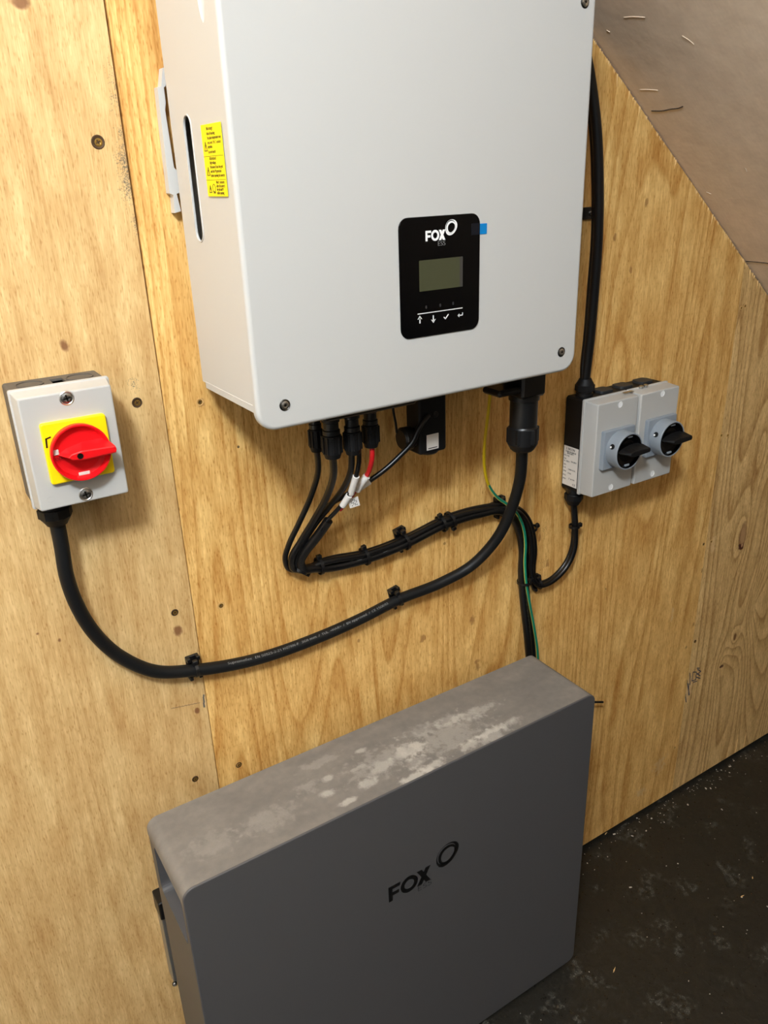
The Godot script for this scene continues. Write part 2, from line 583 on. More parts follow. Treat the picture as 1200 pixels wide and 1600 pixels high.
	part(wall, "splinter_edge", sp.mesh(), M.wood_splinter, "pale splinters along the sawn edge").set_meta("kind", "stuff")
	# countersunk screws
	for s in [[153, 222, 1.15, 0], [214, 629, 1.0, 0], [273, 957, 0.8, 0], [345, 946, 0.9, 1], [305, 1217, 0.8, 0], [373, 1195, 0.8, 0], [312, 628, 0.8, 1], [1158, 481, 0.6, 1], [1164, 478, 0.6, 1], [1127, 680, 0.7, 1], [1137, 680, 0.7, 1], [1099, 850, 0.8, 1], [1111, 846, 0.7, 1], [1086, 1002, 0.6, 0], [1072, 1011, 0.7, 1], [1054, 1168, 0.6, 1], [1062, 1162, 0.6, 1], [372, 698, 0.28, 0], [694, 849, 0.55, 1], [946, 920, 0.5, 1]]:
		var c := at(s[0], s[1], 0.0)
		var k: float = s[2] * 0.0052
		var o := part(wall, "screw", lathe(c, Vector3(0, 0, 1), [[k, -0.001], [k * 1.12, 0.0002], [k, 0.0009], [k * 0.86, 0.0007], [k * 0.6, 0.0003]], 16), M.wood_torn if s[3] else M.hole_shade_burnt)  # dark rings paint countersink shade together with burnt wood
		part(o, "screw_head", lathe(c + Vector3(k * 0.06, -k * 0.06, 0), Vector3(0, 0, 1), [[k * 0.62, 0.0001], [k * 0.66, 0.0006], [k * 0.42, 0.0008], [k * 0.22, 0.0004]], 12), M.brass if s[2] > 0.4 else M.hole_shade_burnt)
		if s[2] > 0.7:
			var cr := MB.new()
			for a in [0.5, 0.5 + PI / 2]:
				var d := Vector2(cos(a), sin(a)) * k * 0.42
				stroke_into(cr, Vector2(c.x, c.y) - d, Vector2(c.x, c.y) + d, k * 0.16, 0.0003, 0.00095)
			part(o, "cross_shade", cr.mesh(), M.hole_shade_burnt)  # raised dark cross paints the shade inside the drive recess
	# ---- sloping soffit and flat ceiling
	var ceil := setting("ceiling", "beige painted stair soffit sloping down over the plywood")
	var pl := mat("plaster", Color.WHITE, 0.75)
	var pw := 512
	var pn := layer(noise(5, 0.02, 5), pw, pw, 1.0, 1.0)
	var pn2 := layer(noise(6, 0.2, 3), pw, pw, 4.0, 1.0)
	var pd := PackedByteArray()
	pd.resize(pw * pw * 3)
	for i in pw * pw:
		var v := (pn[i] - 128) * 0.09 + (pn2[i] - 128) * 0.05
		pd[i * 3] = int(240 + v); pd[i * 3 + 1] = int(219 + v); pd[i * 3 + 2] = int(194 + v)
	pl.albedo_texture = ImageTexture.create_from_image(Image.create_from_data(pw, pw, false, Image.FORMAT_RGB8, pd))
	pl.uv1_triplanar = true
	pl.uv1_scale = Vector3(2.2, 2.2, 2.2)
	pl.heightmap_enabled = true
	var ph := noise(8, 0.03, 5).get_image(512, 512)
	pl.heightmap_texture = ImageTexture.create_from_image(ph)
	pl.heightmap_scale = 0.05
	var dirx := Vector2(1, SOFFIT_SLOPE).normalized()
	var n2 := Vector2(-dirx.y, dirx.x)
	var a0 := Vector2(-0.75, soffit_y(-0.75))
	var a1 := Vector2(2.56, soffit_y(2.56))
	part(ceil, "sloping_soffit", prism(PackedVector2Array([a0, a1, a1 + n2 * 0.05, a0 + n2 * 0.05]), -0.02, 2.2).mesh(), pl)
	part(ceil, "flat_ceiling", prism(PackedVector2Array([Vector2(-2.1, a0.y), a0, a0 + Vector2(0.02, 0.05), Vector2(-2.1, a0.y + 0.05)]), -0.02, 2.2).mesh(), pl)
	# hairline cracks and a few raised brush marks on the soffit
	var on_soffit := func(px: float, py: float, lift: float) -> Vector3:
		var d: Vector3 = CAM_X * ((px - 600.0) / FOCAL) - CAM_Y * ((py - 800.0) / FOCAL) - CAM_Z
		var n := Vector3(n2.x, n2.y, 0)
		var t := (Vector3(SOFFIT_X, SOFFIT_Y, 0) - EYE).dot(n) / d.dot(n)
		return EYE + d * t - n * lift
	var crack := mat("crack_dark", rgb8(40, 32, 28), 0.8)
	for c in [[[1018, 173], [1034, 173], [1050, 170], [1060, 169], [1067, 166]], [[1166, 408], [1180, 409], [1200, 411], [1230, 412]]]:
		var pts := []
		for q in c: pts.append(on_soffit.call(q[0], q[1], 0.0003))
		part(ceil, "crack", tube(smooth_path(pts), 0.0007, 6), crack, "dark hairline crack")
	for c in [[[1066, 56], [1076, 62], [1084, 69]], [[1000, 140], [1015, 140], [1028, 141]], [[975, 27], [990, 26], [1008, 27]], [[1164, 262], [1167, 268]], [[1104, 300], [1111, 303]], [[948, 47], [953, 50]]]:
		var pts := []
		for q in c: pts.append(on_soffit.call(q[0], q[1], 0.0002))
		part(ceil, "paint_ridge", tube(smooth_path(pts), 0.0005, 6), pl)
	# ---- floor: worn dark bitumen with pale scuffs
	var fl := setting("floor", "black worn floor with pale scuffs and grit")
	var fw := 1024
	var f1 := noise(21, 0.008, 5).get_image(fw, fw).get_data()
	var f2 := noise(22, 0.05, 4).get_image(fw, fw).get_data()
	var f3 := noise(23, 0.3, 2).get_image(fw, fw).get_data()
	var fd := PackedByteArray(); fd.resize(fw * fw * 3)
	var fr := PackedByteArray(); fr.resize(fw * fw)
	for i in fw * fw:
		var v := 33.0 + (f3[i] - 128) * 0.06
		var k := clampf((f1[i] - 158) / 40.0, 0, 1) * clampf((f2[i] - 106) / 60.0, 0, 1) * clampf((f3[i] - 70) / 80.0, 0.15, 1)
		v += k * (34.0 + (f3[i] - 100) * 0.3)
		if f3[i] > 214 and f2[i] > 120: v += 30
		fd[i * 3] = int(clampf(v + 2, 0, 255)); fd[i * 3 + 1] = int(clampf(v, 0, 255)); fd[i * 3 + 2] = int(clampf(v - 5 - k * 4, 0, 255))
		fr[i] = int(clampf(96 + k * 90 + (f2[i] - 128) * 0.3, 40, 255))
	var fm := mat("floor_bitumen", Color.WHITE, 1.0)
	fm.albedo_texture = ImageTexture.create_from_image(Image.create_from_data(fw, fw, false, Image.FORMAT_RGB8, fd))
	fm.roughness_texture = ImageTexture.create_from_image(Image.create_from_data(fw, fw, false, Image.FORMAT_L8, fr))
	fm.heightmap_enabled = true
	fm.heightmap_texture = ImageTexture.create_from_image(noise(24, 0.04, 5).get_image(512, 512))
	fm.heightmap_scale = 0.12
	fm.uv1_triplanar = true
	fm.uv1_scale = Vector3(1.4, 1.4, 1.4)
	b = MB.new()
	bevel_box(b, Vector3(-2.1, -0.06, -0.018), Vector3(2.6, 0.0, 2.2), 0.002)
	part(fl, "floor_slab", b.mesh(), fm)
	# ---- the rest of the room
	var paint := mat("room_paint", rgb8(74, 73, 71), 0.8)
	var white := mat("white_wall_paint", rgb8(226, 224, 220), 0.8)
	var wleft := setting("wall_left", "plain painted side wall")
	b = MB.new()
	bevel_box(b, Vector3(-2.0, 0, 0), Vector3(-1.85, 2.7, 2.2), 0.002)
	part(wleft, "plaster_face", b.mesh(), white)
	var wfront := setting("wall_front", "plain painted wall opposite the plywood")
	b = MB.new()
	bevel_box(b, Vector3(-2.1, 0, 2.1), Vector3(2.6, 2.7, 2.2), 0.002)
	part(wfront, "plaster_face", b.mesh(), paint)
	var wright := setting("wall_right", "low end wall where the soffit meets the floor")
	b = MB.new()
	bevel_box(b, Vector3(2.38, 0, 0.0), Vector3(2.48, 0.12, 2.2), 0.002)
	part(wright, "plaster_face", b.mesh(), paint)

func build_lamp() -> void:
	var t := thing("pendant_lamp", "round opal pendant lamp hanging from the ceiling", "lamp", LAMP_AT + Vector3(0, 0.13, 0))
	var glow := mat("opal_glass_lit", rgb8(250, 246, 236), 0.4)
	glow.emission_enabled = true
	glow.emission = Color(0.91, 0.957, 1.0)
	glow.emission_energy_multiplier = 1.5
	var prof := []
	for i in 13:
		var a := PI * i / 12.0
		prof.append([sin(a) * 0.11, -cos(a) * 0.11])
	part(t, "opal_globe", lathe(LAMP_AT, Vector3.UP, prof, 28), glow)
	part(t, "cap", lathe(LAMP_AT + Vector3(0, 0.105, 0), Vector3.UP, [[0.035, 0.0], [0.035, 0.02], [0.012, 0.045]], 20), M.black_plastic)
	part(t, "flex", tube(PackedVector3Array([LAMP_AT + Vector3(0, 0.14, 0), Vector3(LAMP_AT.x, soffit_y(-0.75), LAMP_AT.z)]), 0.003, 8), M.black_plastic)
	var l := OmniLight3D.new()
	l.name = "pendant_light"
	l.light_color = Color(0.91, 0.957, 1.0)
	l.light_energy = 3.15
	l.light_size = 0.11
	l.omni_range = 8.0
	l.omni_attenuation = 2.0
	l.shadow_enabled = true
	t.add_child(l)
	l.position = LAMP_AT - t.position

# heavy capitals F, O and X on a face at z; o is the foot of the F
func fox_letters(parent: Node3D, o: Vector2, h: float, w: float, z: float, m: Material) -> void:
	var z0 := z - 0.0002
	var z1 := z + 0.0002
	var k := h * 0.235
	var f := MB.new()
	prism_into(f, PackedVector2Array([o, o + Vector2(k, 0), o + Vector2(k, h * 0.34), o + Vector2(w * 0.24, h * 0.34), o + Vector2(w * 0.24, h * 0.56), o + Vector2(k, h * 0.56), o + Vector2(k, h * 0.78), o + Vector2(w * 0.275, h * 0.78), o + Vector2(w * 0.275, h), o + Vector2(0, h)]), z0, z1)
	part(parent, "letter_f", f.mesh(), m)
	f = MB.new()
	var c := o + Vector2(w * 0.485, h * 0.5)
	var o0 := PackedVector3Array(); var o1 := PackedVector3Array(); var i0 := PackedVector3Array(); var i1 := PackedVector3Array()
	for i in 36:
		var d := Vector2(cos(TAU * i / 36), sin(TAU * i / 36))
		var a := c + d * Vector2(w * 0.205, h * 0.53)
		var b := c + d * Vector2(w * 0.205 - k, h * 0.53 - k)
		o0.append(Vector3(a.x, a.y, z0)); o1.append(Vector3(a.x, a.y, z1)); i0.append(Vector3(b.x, b.y, z0)); i1.append(Vector3(b.x, b.y, z1))
	f.ring_band(o0, o1); f.ring_band(o1, i1); f.ring_band(i1, i0); f.ring_band(i0, o0)
	part(parent, "letter_o", f.mesh(), m)
	f = MB.new()
	var x0 := o.x + w * 0.67
	var x1 := o.x + w
	var s := k * 1.28
	prism_into(f, PackedVector2Array([Vector2(x0, o.y), Vector2(x0 + s, o.y), Vector2(x1, o.y + h), Vector2(x1 - s, o.y + h)]), z0, z1)
	prism_into(f, PackedVector2Array([Vector2(x1 - s, o.y), Vector2(x1, o.y), Vector2(x0 + s, o.y + h), Vector2(x0, o.y + h)]), z0, z1 + 0.00002)
	part(parent, "letter_x", f.mesh(), m)

# swirl ring beside the lettering: two eccentric loops
func logo_ring(c: Vector2, rx: float, ry: float, z0: float, z1: float) -> ArrayMesh:
	var m := MB.new()
	for loop in [[1.0, 0.66, 0.10, 0.12, 0.0], [0.78, 0.60, -0.04, -0.02, 0.0]]:
		var n := 40
		var o0 := PackedVector3Array(); var o1 := PackedVector3Array(); var i0 := PackedVector3Array(); var i1 := PackedVector3Array()
		for i in n:
			var a := TAU * i / n
			var egg := 1.0 + 0.10 * sin(a + 0.6)
			var tilt := Vector2(cos(a) * rx * egg + sin(a) * rx * 0.18, sin(a) * ry)
			var big: Vector2 = tilt * loop[0]
			var small: Vector2 = tilt * loop[1] * (1.0 if loop[0] < 0.9 else 1.235)
			big += Vector2(0.0, 0.0) if loop[0] > 0.9 else Vector2(-rx, ry) * 0.04
			small += Vector2(-rx * loop[2], ry * loop[3])
			o0.append(Vector3(c.x + big.x, c.y + big.y, z0)); o1.append(Vector3(c.x + big.x, c.y + big.y, z1))
			i0.append(Vector3(c.x + small.x, c.y + small.y, z0)); i1.append(Vector3(c.x + small.x, c.y + small.y, z1))
		m.ring_band(o0, o1); m.ring_band(i1, i0); m.ring_band(o1, i1); m.ring_band(i0, o0)
	return m.mesh()

func torx_screw(parent: Node3D, c: Vector3, d: Vector3, r: float, cross := false) -> void:
	var o := part(parent, "screw", lathe(c, d, [[r * 1.15, -0.002], [r * 1.15, 0.0003], [r, 0.0008], [r * 0.9, 0.0004], [r * 0.86, 0.0004]], 20), M.dark_steel if not cross else M.steel)
	part(o, "screw_head", lathe(c, d, [[r * 0.84, 0.0], [r * 0.84, 0.0008], [r * 0.5, 0.0015], [r * 0.32, 0.0012]], 16), M.steel)
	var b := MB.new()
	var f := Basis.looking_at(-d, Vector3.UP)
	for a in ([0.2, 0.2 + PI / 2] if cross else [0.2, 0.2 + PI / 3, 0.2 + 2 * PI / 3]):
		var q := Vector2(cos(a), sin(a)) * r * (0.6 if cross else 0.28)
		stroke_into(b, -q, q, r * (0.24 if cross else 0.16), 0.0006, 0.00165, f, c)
	part(o, "drive_shade", b.mesh(), M.dark_steel)  # no recess is cut: dark strokes paint its shade

const IX0 := 0.0412
const IX1 := 0.4712
const IY0 := 1.1071
const IY1 := 1.585
const IZ := 0.1703

func build_inverter() -> void:
	var t := thing("inverter", "white wall-mounted hybrid inverter with black display and yellow warning label", "inverter", Vector3((IX0 + IX1) / 2, IY0, 0))
	# body with a slot and a carrying hollow cut into its left side
	var body := CSGBox3D.new()
	body.name = "body"
	body.size = Vector3(IX1 - IX0 - 0.002, 1.578 - 1.1325, 0.162 - 0.021)
	body.material = M.inverter_paint
	t.add_child(body)
	body.position = Vector3((IX0 + IX1) / 2, (1.1325 + 1.578) / 2, (0.162 + 0.021) / 2) - t.position
	var slot := CSGPolygon3D.new()
	slot.name = "slot_cut"
	var sp := PackedVector2Array()
	for i in 24:
		var a := TAU * i / 24
		sp.append(Vector2(cos(a) * 0.0098, sin(a) * 0.0098 + (0.047 if sin(a) > 0 else -0.047)))
	slot.polygon = sp
	slot.depth = 0.03
	slot.operation = CSGShape3D.OPERATION_SUBTRACTION
	slot.material = M.inverter_paint
	body.add_child(slot)
	slot.rotation = Vector3(0, -PI / 2, 0)
	slot.position = Vector3(IX0 - 0.003, 1.341, 0.0672) - body.position - t.position
	var room := CSGBox3D.new()
	room.name = "inside_cut"
	room.size = Vector3(body.size.x - 0.010, 0.26, body.size.z - 0.006)
	room.operation = CSGShape3D.OPERATION_SUBTRACTION
	room.material = M.inverter_paint
	body.add_child(room)
	room.position = Vector3(-0.0035, 1.275, 0) - Vector3(0, body.position.y + t.position.y, 0)
	var hollow := CSGSphere3D.new()
	hollow.name = "grip_cut"
	hollow.radius = 1.0
	hollow.radial_segments = 32
	hollow.rings = 16
	hollow.operation = CSGShape3D.OPERATION_SUBTRACTION
	hollow.material = M.inverter_paint
	body.add_child(hollow)
	var hq := at(316, 36, IX0, 0)
	hollow.scale = Vector3(0.006, 0.075, 0.012)
	hollow.position = Vector3(IX0, hq.y + 0.074, hq.z) - body.position - t.position
	# rim of the slot
	var rm := MB.new()
	var o0 := PackedVector3Array(); var o1 := PackedVector3Array(); var i0 := PackedVector3Array(); var i1 := PackedVector3Array()
	for i in 32:
		var a := TAU * i / 32
		var off := 0.047 if sin(a) > 0 else -0.047
		var mk := func(r: float, x: float) -> Vector3: return Vector3(x, 1.341 + sin(a) * r + off, 0.0672 + cos(a) * r)
		o0.append(mk.call(0.0112, IX0 + 0.0012)); o1.append(mk.call(0.0108, IX0 + 0.0002))
		i0.append(mk.call(0.0095, IX0 + 0.0018)); i1.append(mk.call(0.0098, IX0 + 0.0002))
	rm.ring_band(o0, o1); rm.ring_band(o1, i1); rm.ring_band(i1, i0); rm.ring_band(i0, o0)
	part(t, "slot_rim", rm.mesh(), M.inverter_paint)
	# front cover, a shallow tray with rounded corners
	part(t, "front_cover", plate((IX0 + IX1) / 2, (IY0 + IY1) / 2, IX1 - IX0, IY1 - IY0, 0.021, 0.1615, IZ, 0.0042, Basis(), Vector3.ZERO, 10, 5).mesh(), M.inverter_paint)
	# small step of the side flange under the cover corner
	var sf := MB.new()
	bevel_box(sf, Vector3(IX0 + 0.0006, 1.1262, 0.03), Vector3(IX0 + 0.004, 1.1342, 0.161), 0.0006)
	part(t, "side_flange", sf.mesh(), M.inverter_paint)
	for q in [[445, 633], [877, 550], [914, 3]]:
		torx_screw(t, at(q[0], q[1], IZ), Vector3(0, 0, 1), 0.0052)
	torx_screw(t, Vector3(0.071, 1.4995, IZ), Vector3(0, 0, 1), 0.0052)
	# display
	var dz := IZ + 0.0012
	var d := part(t, "display_panel", plate(0.2641, 1.2381, 0.1045, 0.1215, 0.011, IZ - 0.001, dz, 0.0006).mesh(), M.panel_black, "glossy black display panel")
	part(d, "lcd_screen", plate(0.2645, 1.2407, 0.0568, 0.0312, 0.0004, dz - 0.0003, dz + 0.0002, 0.0001).mesh(), M.lcd, "olive grey unlit screen")
	part(d, "lcd_border", plate(0.2910, 1.2407, 0.0040, 0.0312, 0.0004, dz - 0.0003, dz + 0.00025, 0.0001).mesh(), M.lcd_edge)
	var fx := Basis()
	fox_letters(d, Vector2(0.2447, 1.2748), 0.0102, 0.0252, dz, M.print_white)
	lettering(d, "brand_lettering", "ESS", 0.0042, Vector3(0.2605, 1.2694, dz), fx, M.print_grey, 0.0, 0.0095)
	part(d, "brand_ring", logo_ring(Vector2(0.2772, 1.2865), 0.0076, 0.0078, dz - 0.0002, dz + 0.0002), M.print_white)
	var ic := MB.new()
	var P := func(px: float, py: float) -> Vector2:
		var q := at(px, py, dz)
		return Vector2(q.x, q.y)
	stroke_into(ic, P.call(652.5, 491), P.call(722.5, 481), 0.0008, dz - 0.0002, dz + 0.0002)
	part(d, "divider_line", ic.mesh(), M.print_white)
	var u: Vector2 = P.call(656, 500)
	ic = MB.new()
	stroke_into(ic, u + Vector2(0, -0.0036), u + Vector2(0, 0.003), 0.0013, dz - 0.0002, dz + 0.0002)
	prism_into(ic, PackedVector2Array([u + Vector2(-0.003, 0.0006), u + Vector2(0, 0.0045), u + Vector2(0.003, 0.0006), u + Vector2(0, 0.002)]), dz - 0.0002, dz + 0.0002)
	part(d, "up_arrow", ic.mesh(), M.print_white)
	u = P.call(677, 498)
	ic = MB.new()
	stroke_into(ic, u + Vector2(0, 0.0036), u + Vector2(0, -0.003), 0.0013, dz - 0.0002, dz + 0.0002)
	prism_into(ic, PackedVector2Array([u + Vector2(-0.003, -0.0006), u + Vector2(0, -0.002), u + Vector2(0.003, -0.0006), u + Vector2(0, -0.0045)]), dz - 0.0002, dz + 0.0002)
	part(d, "down_arrow", ic.mesh(), M.print_white)
	u = P.call(697, 495)
	ic = MB.new()
	stroke_into(ic, u + Vector2(-0.003, 0.0), u + Vector2(-0.0008, -0.0022), 0.0011, dz - 0.0002, dz + 0.0002)
	stroke_into(ic, u + Vector2(-0.0012, -0.0022), u + Vector2(0.0032, 0.0025), 0.0011, dz - 0.0002, dz + 0.0002)
	part(d, "tick_mark", ic.mesh(), M.print_white)
	u = P.call(719, 492)
	ic = MB.new()
	stroke_into(ic, u + Vector2(-0.0025, -0.0004), u + Vector2(0.0035, -0.0004), 0.001, dz - 0.0002, dz + 0.0002)
	stroke_into(ic, u + Vector2(0.0032, -0.0004), u + Vector2(0.0032, 0.0022), 0.001, dz - 0.0002, dz + 0.0002)
	prism_into(ic, PackedVector2Array([u + Vector2(-0.0036, -0.0004), u + Vector2(-0.0012, 0.0016), u + Vector2(-0.0012, -0.0024)]), dz - 0.0002, dz + 0.0002)
	part(d, "enter_arrow", ic.mesh(), M.print_white)
	for q in [[666, 480], [688, 477], [708, 474]]:
		u = P.call(q[0], q[1])
		part(d, "indicator", plate(u.x, u.y, 0.0022, 0.0034, 0.0008, dz - 0.0003, dz + 0.0001, 0.0001).mesh(), M.print_faint)
	# blue pull tab of the protective film
	var tb := MB.new()
	bevel_box(tb, Vector3(0.3158, 1.2770, IZ), Vector3(0.3262, 1.2878, IZ + 0.0006), 0.0001)
	part(d, "film_tab", tb.mesh(), M.film_blue, "blue film pull tab")
	tb = MB.new()
	bevel_box(tb, Vector3(0.3045, 1.2770, dz - 0.0002), Vector3(0.3156, 1.2886, dz + 0.0003), 0.0001)
	part(d, "film_tab", tb.mesh(), M.film_over_black)
	# warning label on the left side; text runs along +z, faces -x
	var side := Basis(Vector3(0, 0, 1), Vector3(0, 1, 0), Vector3(-1, 0, 0))
	var lb := MB.new()
	bevel_box(lb, Vector3(0.1049, 1.3263, -0.0002), Vector3(0.1530, 1.3870, 0.0004), 0.0001, side, Vector3(IX0, 0, 0))
	var w := part(t, "warning_label", lb.mesh(), M.label_yellow, "yellow warning label")
	var lx := IX0 - 0.00048
	var lines := [["Warning!", 0.0026, 0.1182, 1.3818, 0.015, 0.0], ["Risk of burning.", 0.0017, 0.1182, 1.3777, 0.020, 0.0], ["The plate temperature may", 0.0017, 0.1182, 1.3741, 0.033, 0.0], ["exceed 70 C under", 0.0017, 0.1182, 1.3705, 0.032, 0.0], ["operation.", 0.0017, 0.1182, 1.3669, 0.011, 0.0], ["Do not touch!", 0.0017, 0.1182, 1.3629, 0.017, 0.0],
		["Attention!", 0.0026, 0.1186, 1.3572, 0.016, 0.0], ["High voltage.", 0.0017, 0.1186, 1.3535, 0.015, 0.0], ["Disconnect from the grid", 0.0017, 0.1186, 1.3499, 0.030, 0.0], ["and the PV generator", 0.0017, 0.1186, 1.3463, 0.026, 0.0], ["before opening the inverter", 0.0017, 0.1186, 1.3427, 0.033, 0.0],
		["Wait 5 minutes", 0.0017, 0.1290, 1.3372, 0.020, 0.0], ["after disconnect", 0.0017, 0.1290, 1.3340, 0.020, 0.0], ["the grid and PV", 0.0017, 0.1290, 1.3308, 0.016, 0.0], ["before opening", 0.0017, 0.1290, 1.3278, 0.017, 0.0], ["5 min", 0.0016, 0.1195, 1.3288, 0.006, 0.0]]
	for ln in lines:
		lettering(w, "label_text", ln[0], ln[1], Vector3(lx, ln[3], ln[2]), side, M.label_ink, ln[5], ln[4])
	for yy in [1.3605, 1.3405]:
		lb = MB.new()
		bevel_box(lb, Vector3(0.1052, yy - 0.0002, 0.0002), Vector3(0.1527, yy + 0.0002, 0.0005), 0.00005, side, Vector3(IX0, 0, 0))
		part(w, "divider_line", lb.mesh(), M.label_ink)
	for q in [[0.1128, 1.3690, 0.0075], [0.1130, 1.3480, 0.0070], [0.1133, 1.3328, 0.0060]]:
		lb = MB.new()
		var c := Vector2(q[0], q[1])
		var k: float = q[2] / 2
		for e in [[Vector2(-k, -k), Vector2(k, -k)], [Vector2(k, -k), Vector2(0, k)], [Vector2(0, k), Vector2(-k, -k)], [Vector2(0, k * 0.35), Vector2(0, -k * 0.35)], [Vector2(0, -k * 0.5), Vector2(0, -k * 0.7)]]:
			stroke_into(lb, c + e[0], c + e[1], 0.0008, 0.0002, 0.0006, side, Vector3(IX0, 0, 0))
		part(w, "hazard_triangle", lb.mesh(), M.label_ink)
	lb = MB.new()
	for i in 20:
		var a := TAU * i / 20
		var a2 := TAU * (i + 1) / 20
		stroke_into(lb, Vector2(0.1225, 1.3335) + Vector2(cos(a), sin(a)) * 0.0033, Vector2(0.1225, 1.3335) + Vector2(cos(a2), sin(a2)) * 0.0033, 0.0006, 0.0002, 0.0006, side, Vector3(IX0, 0, 0))
	part(w, "clock_mark", lb.mesh(), M.label_ink)
	# white mounting bracket showing past the left edge
	var bz := 0.012
	var bp := PackedVector2Array()
	for q in [[254, 106], [262, 104], [259, 134], [256, 137], [259, 160], [258, 172], [272, 262], [280, 270], [283, 300], [276, 303], [283, 330], [273, 333], [271, 305], [265, 302], [246, 136], [252, 135]]:
		var v := at(q[0], q[1], bz)
		bp.append(Vector2(v.x, v.y))
	part(t, "mounting_bracket", prism(bp, 0.001, bz).mesh(), M.inverter_paint, "white steel mounting bracket")
	var bb := MB.new()
	bevel_box(bb, Vector3(0.06, 1.25, 0.001), Vector3(0.45, 1.5, 0.024), 0.002)
	part(t, "wall_plate", bb.mesh(), M.zinc)
	# connectors under the body
	var down := Vector3(0, -1, 0)
	for g in [[495, 705, 0.0082], [520, 715, 0.0112], [552, 709, 0.0102], [580, 698, 0.0098]]:
		var tip := at(g[0], g[1], 1.045, 1)
		var r: float = g[2]
		var top := Vector3(tip.x, 1.133, tip.z)
		var len := 1.133 - 1.045
		var o := part(t, "connector", lathe(top, down, [[r * 0.92, 0.0], [r * 0.92, len - 0.043], [r * 0.78, len - 0.042], [r * 0.78, len - 0.034], [r * 0.9, len - 0.033], [r * 0.9, len - 0.028]], 20), M.black_plastic)
		var nut := MB.new()
		lathe_into(nut, top, down, [[r * 0.96, len - 0.027], [r * 0.96, len - 0.006], [r * 0.78, len]], 20)
		for k in 10:
			var a := TAU * k / 10
			var c := Vector3(cos(a) * r * 0.97, 0, sin(a) * r * 0.97) + top
			bevel_box(nut, Vector3(-0.0011, -(len - 0.006), -0.0011), Vector3(0.0011, -(len - 0.026), 0.0011), 0.0004, Basis(), c)
		part(o, "ribbed_nut", nut.mesh(), M.black_matte)
	var blk := MB.new()
	bevel_box(blk, Vector3(0.125, 1.098, 0.06), Vector3(0.245, 1.133, 0.15), 0.002)
	part(t, "connector_block", blk.mesh(), M.black_plastic)
	# large mains connector
	var mt := at(816, 702, 0.99, 1)
	var fl := MB.new()
	bevel_box(fl, Vector3(mt.x - 0.0215, 1.066, mt.z - 0.021), Vector3(mt.x + 0.0195, 1.133, mt.z + 0.021), 0.003)
	var f2 := MB.new()
	bevel_box(f2, Vector3(mt.x - 0.058, 1.074, mt.z - 0.018), Vector3(mt.x - 0.018, 1.083, mt.z + 0.018), 0.003)
	var mc := part(t, "mains_connector", fl.mesh(), M.black_plastic, "black mains connector")
	part(mc, "lever", f2.mesh(), M.black_plastic)
	part(mc, "barrel", lathe(Vector3(mt.x, 1.068, mt.z), down, [[0.0205, 0.0], [0.0205, 0.008], [0.0185, 0.009], [0.0185, 0.044], [0.0195, 0.046]], 24), M.black_plastic)
	var nutm := MB.new()
	lathe_into(nutm, Vector3(mt.x, 1.022, mt.z), down, [[0.0218, 0.0], [0.0222, 0.001], [0.0222, 0.020], [0.018, 0.026], [0.0165, 0.031]], 6, true)
	lathe_into(nutm, Vector3(mt.x, 1.021, mt.z), down, [[0.0205, 0.0], [0.0205, 0.022], [0.0168, 0.029], [0.014, 0.032]], 24)
	part(mc, "gland_nut", nutm.mesh(), M.black_matte)

func build_dongle() -> void:
	var c := Vector3(0.3095, 1.010, 0.077)
	var t := thing("data_dongle", "small black plug-in data dongle with white sticker under the inverter", "dongle", c)
	var b := MB.new()
	plate_into(b, c.x, c.y + 0.056, 0.042, 0.112, 0.004, c.z - 0.014, c.z + 0.014, 0.003)
	part(t, "case", b.mesh(), M.black_matte)
	part(t, "base_cap", lathe(Vector3(c.x + 0.001, c.y + 0.002, c.z), Vector3(0, -1, 0), [[0.014, 0.0], [0.014, 0.003], [0.012, 0.005]], 20), M.black_plastic)
	part(t, "side_gland", lathe(Vector3(c.x - 0.018, c.y + 0.022, c.z), Vector3(-1, 0, 0), [[0.012, 0.0], [0.012, 0.008], [0.015, 0.009], [0.0152, 0.019], [0.012, 0.022]], 18), M.black_plastic)
	part(t, "button", lathe(Vector3(c.x + 0.004, c.y + 0.05, c.z + 0.013), Vector3(0, 0, 1), [[0.004, 0.0], [0.004, 0.0018], [0.003, 0.0022]], 16), M.black_plastic)
	var s := part(t, "sticker", plate(c.x - 0.0010, c.y + 0.0150, 0.0185, 0.0205, 0.0006, c.z + 0.0135, c.z + 0.0143, 0.0001).mesh(), M.paper, "white sticker")
	b = MB.new()
	bevel_box(b, Vector3(c.x - 0.0080, c.y + 0.0065, c.z + 0.0142), Vector3(c.x + 0.0060, c.y + 0.0076, c.z + 0.0145), 0.0001)
	part(s, "print_line", b.mesh(), M.print_black)

const BX0 := -0.1129
const BX1 := 0.5478
const BY0 := 0.012
const BY1 := 0.5945
const BZ0 := 0.0452
const BZ1 := 0.1806

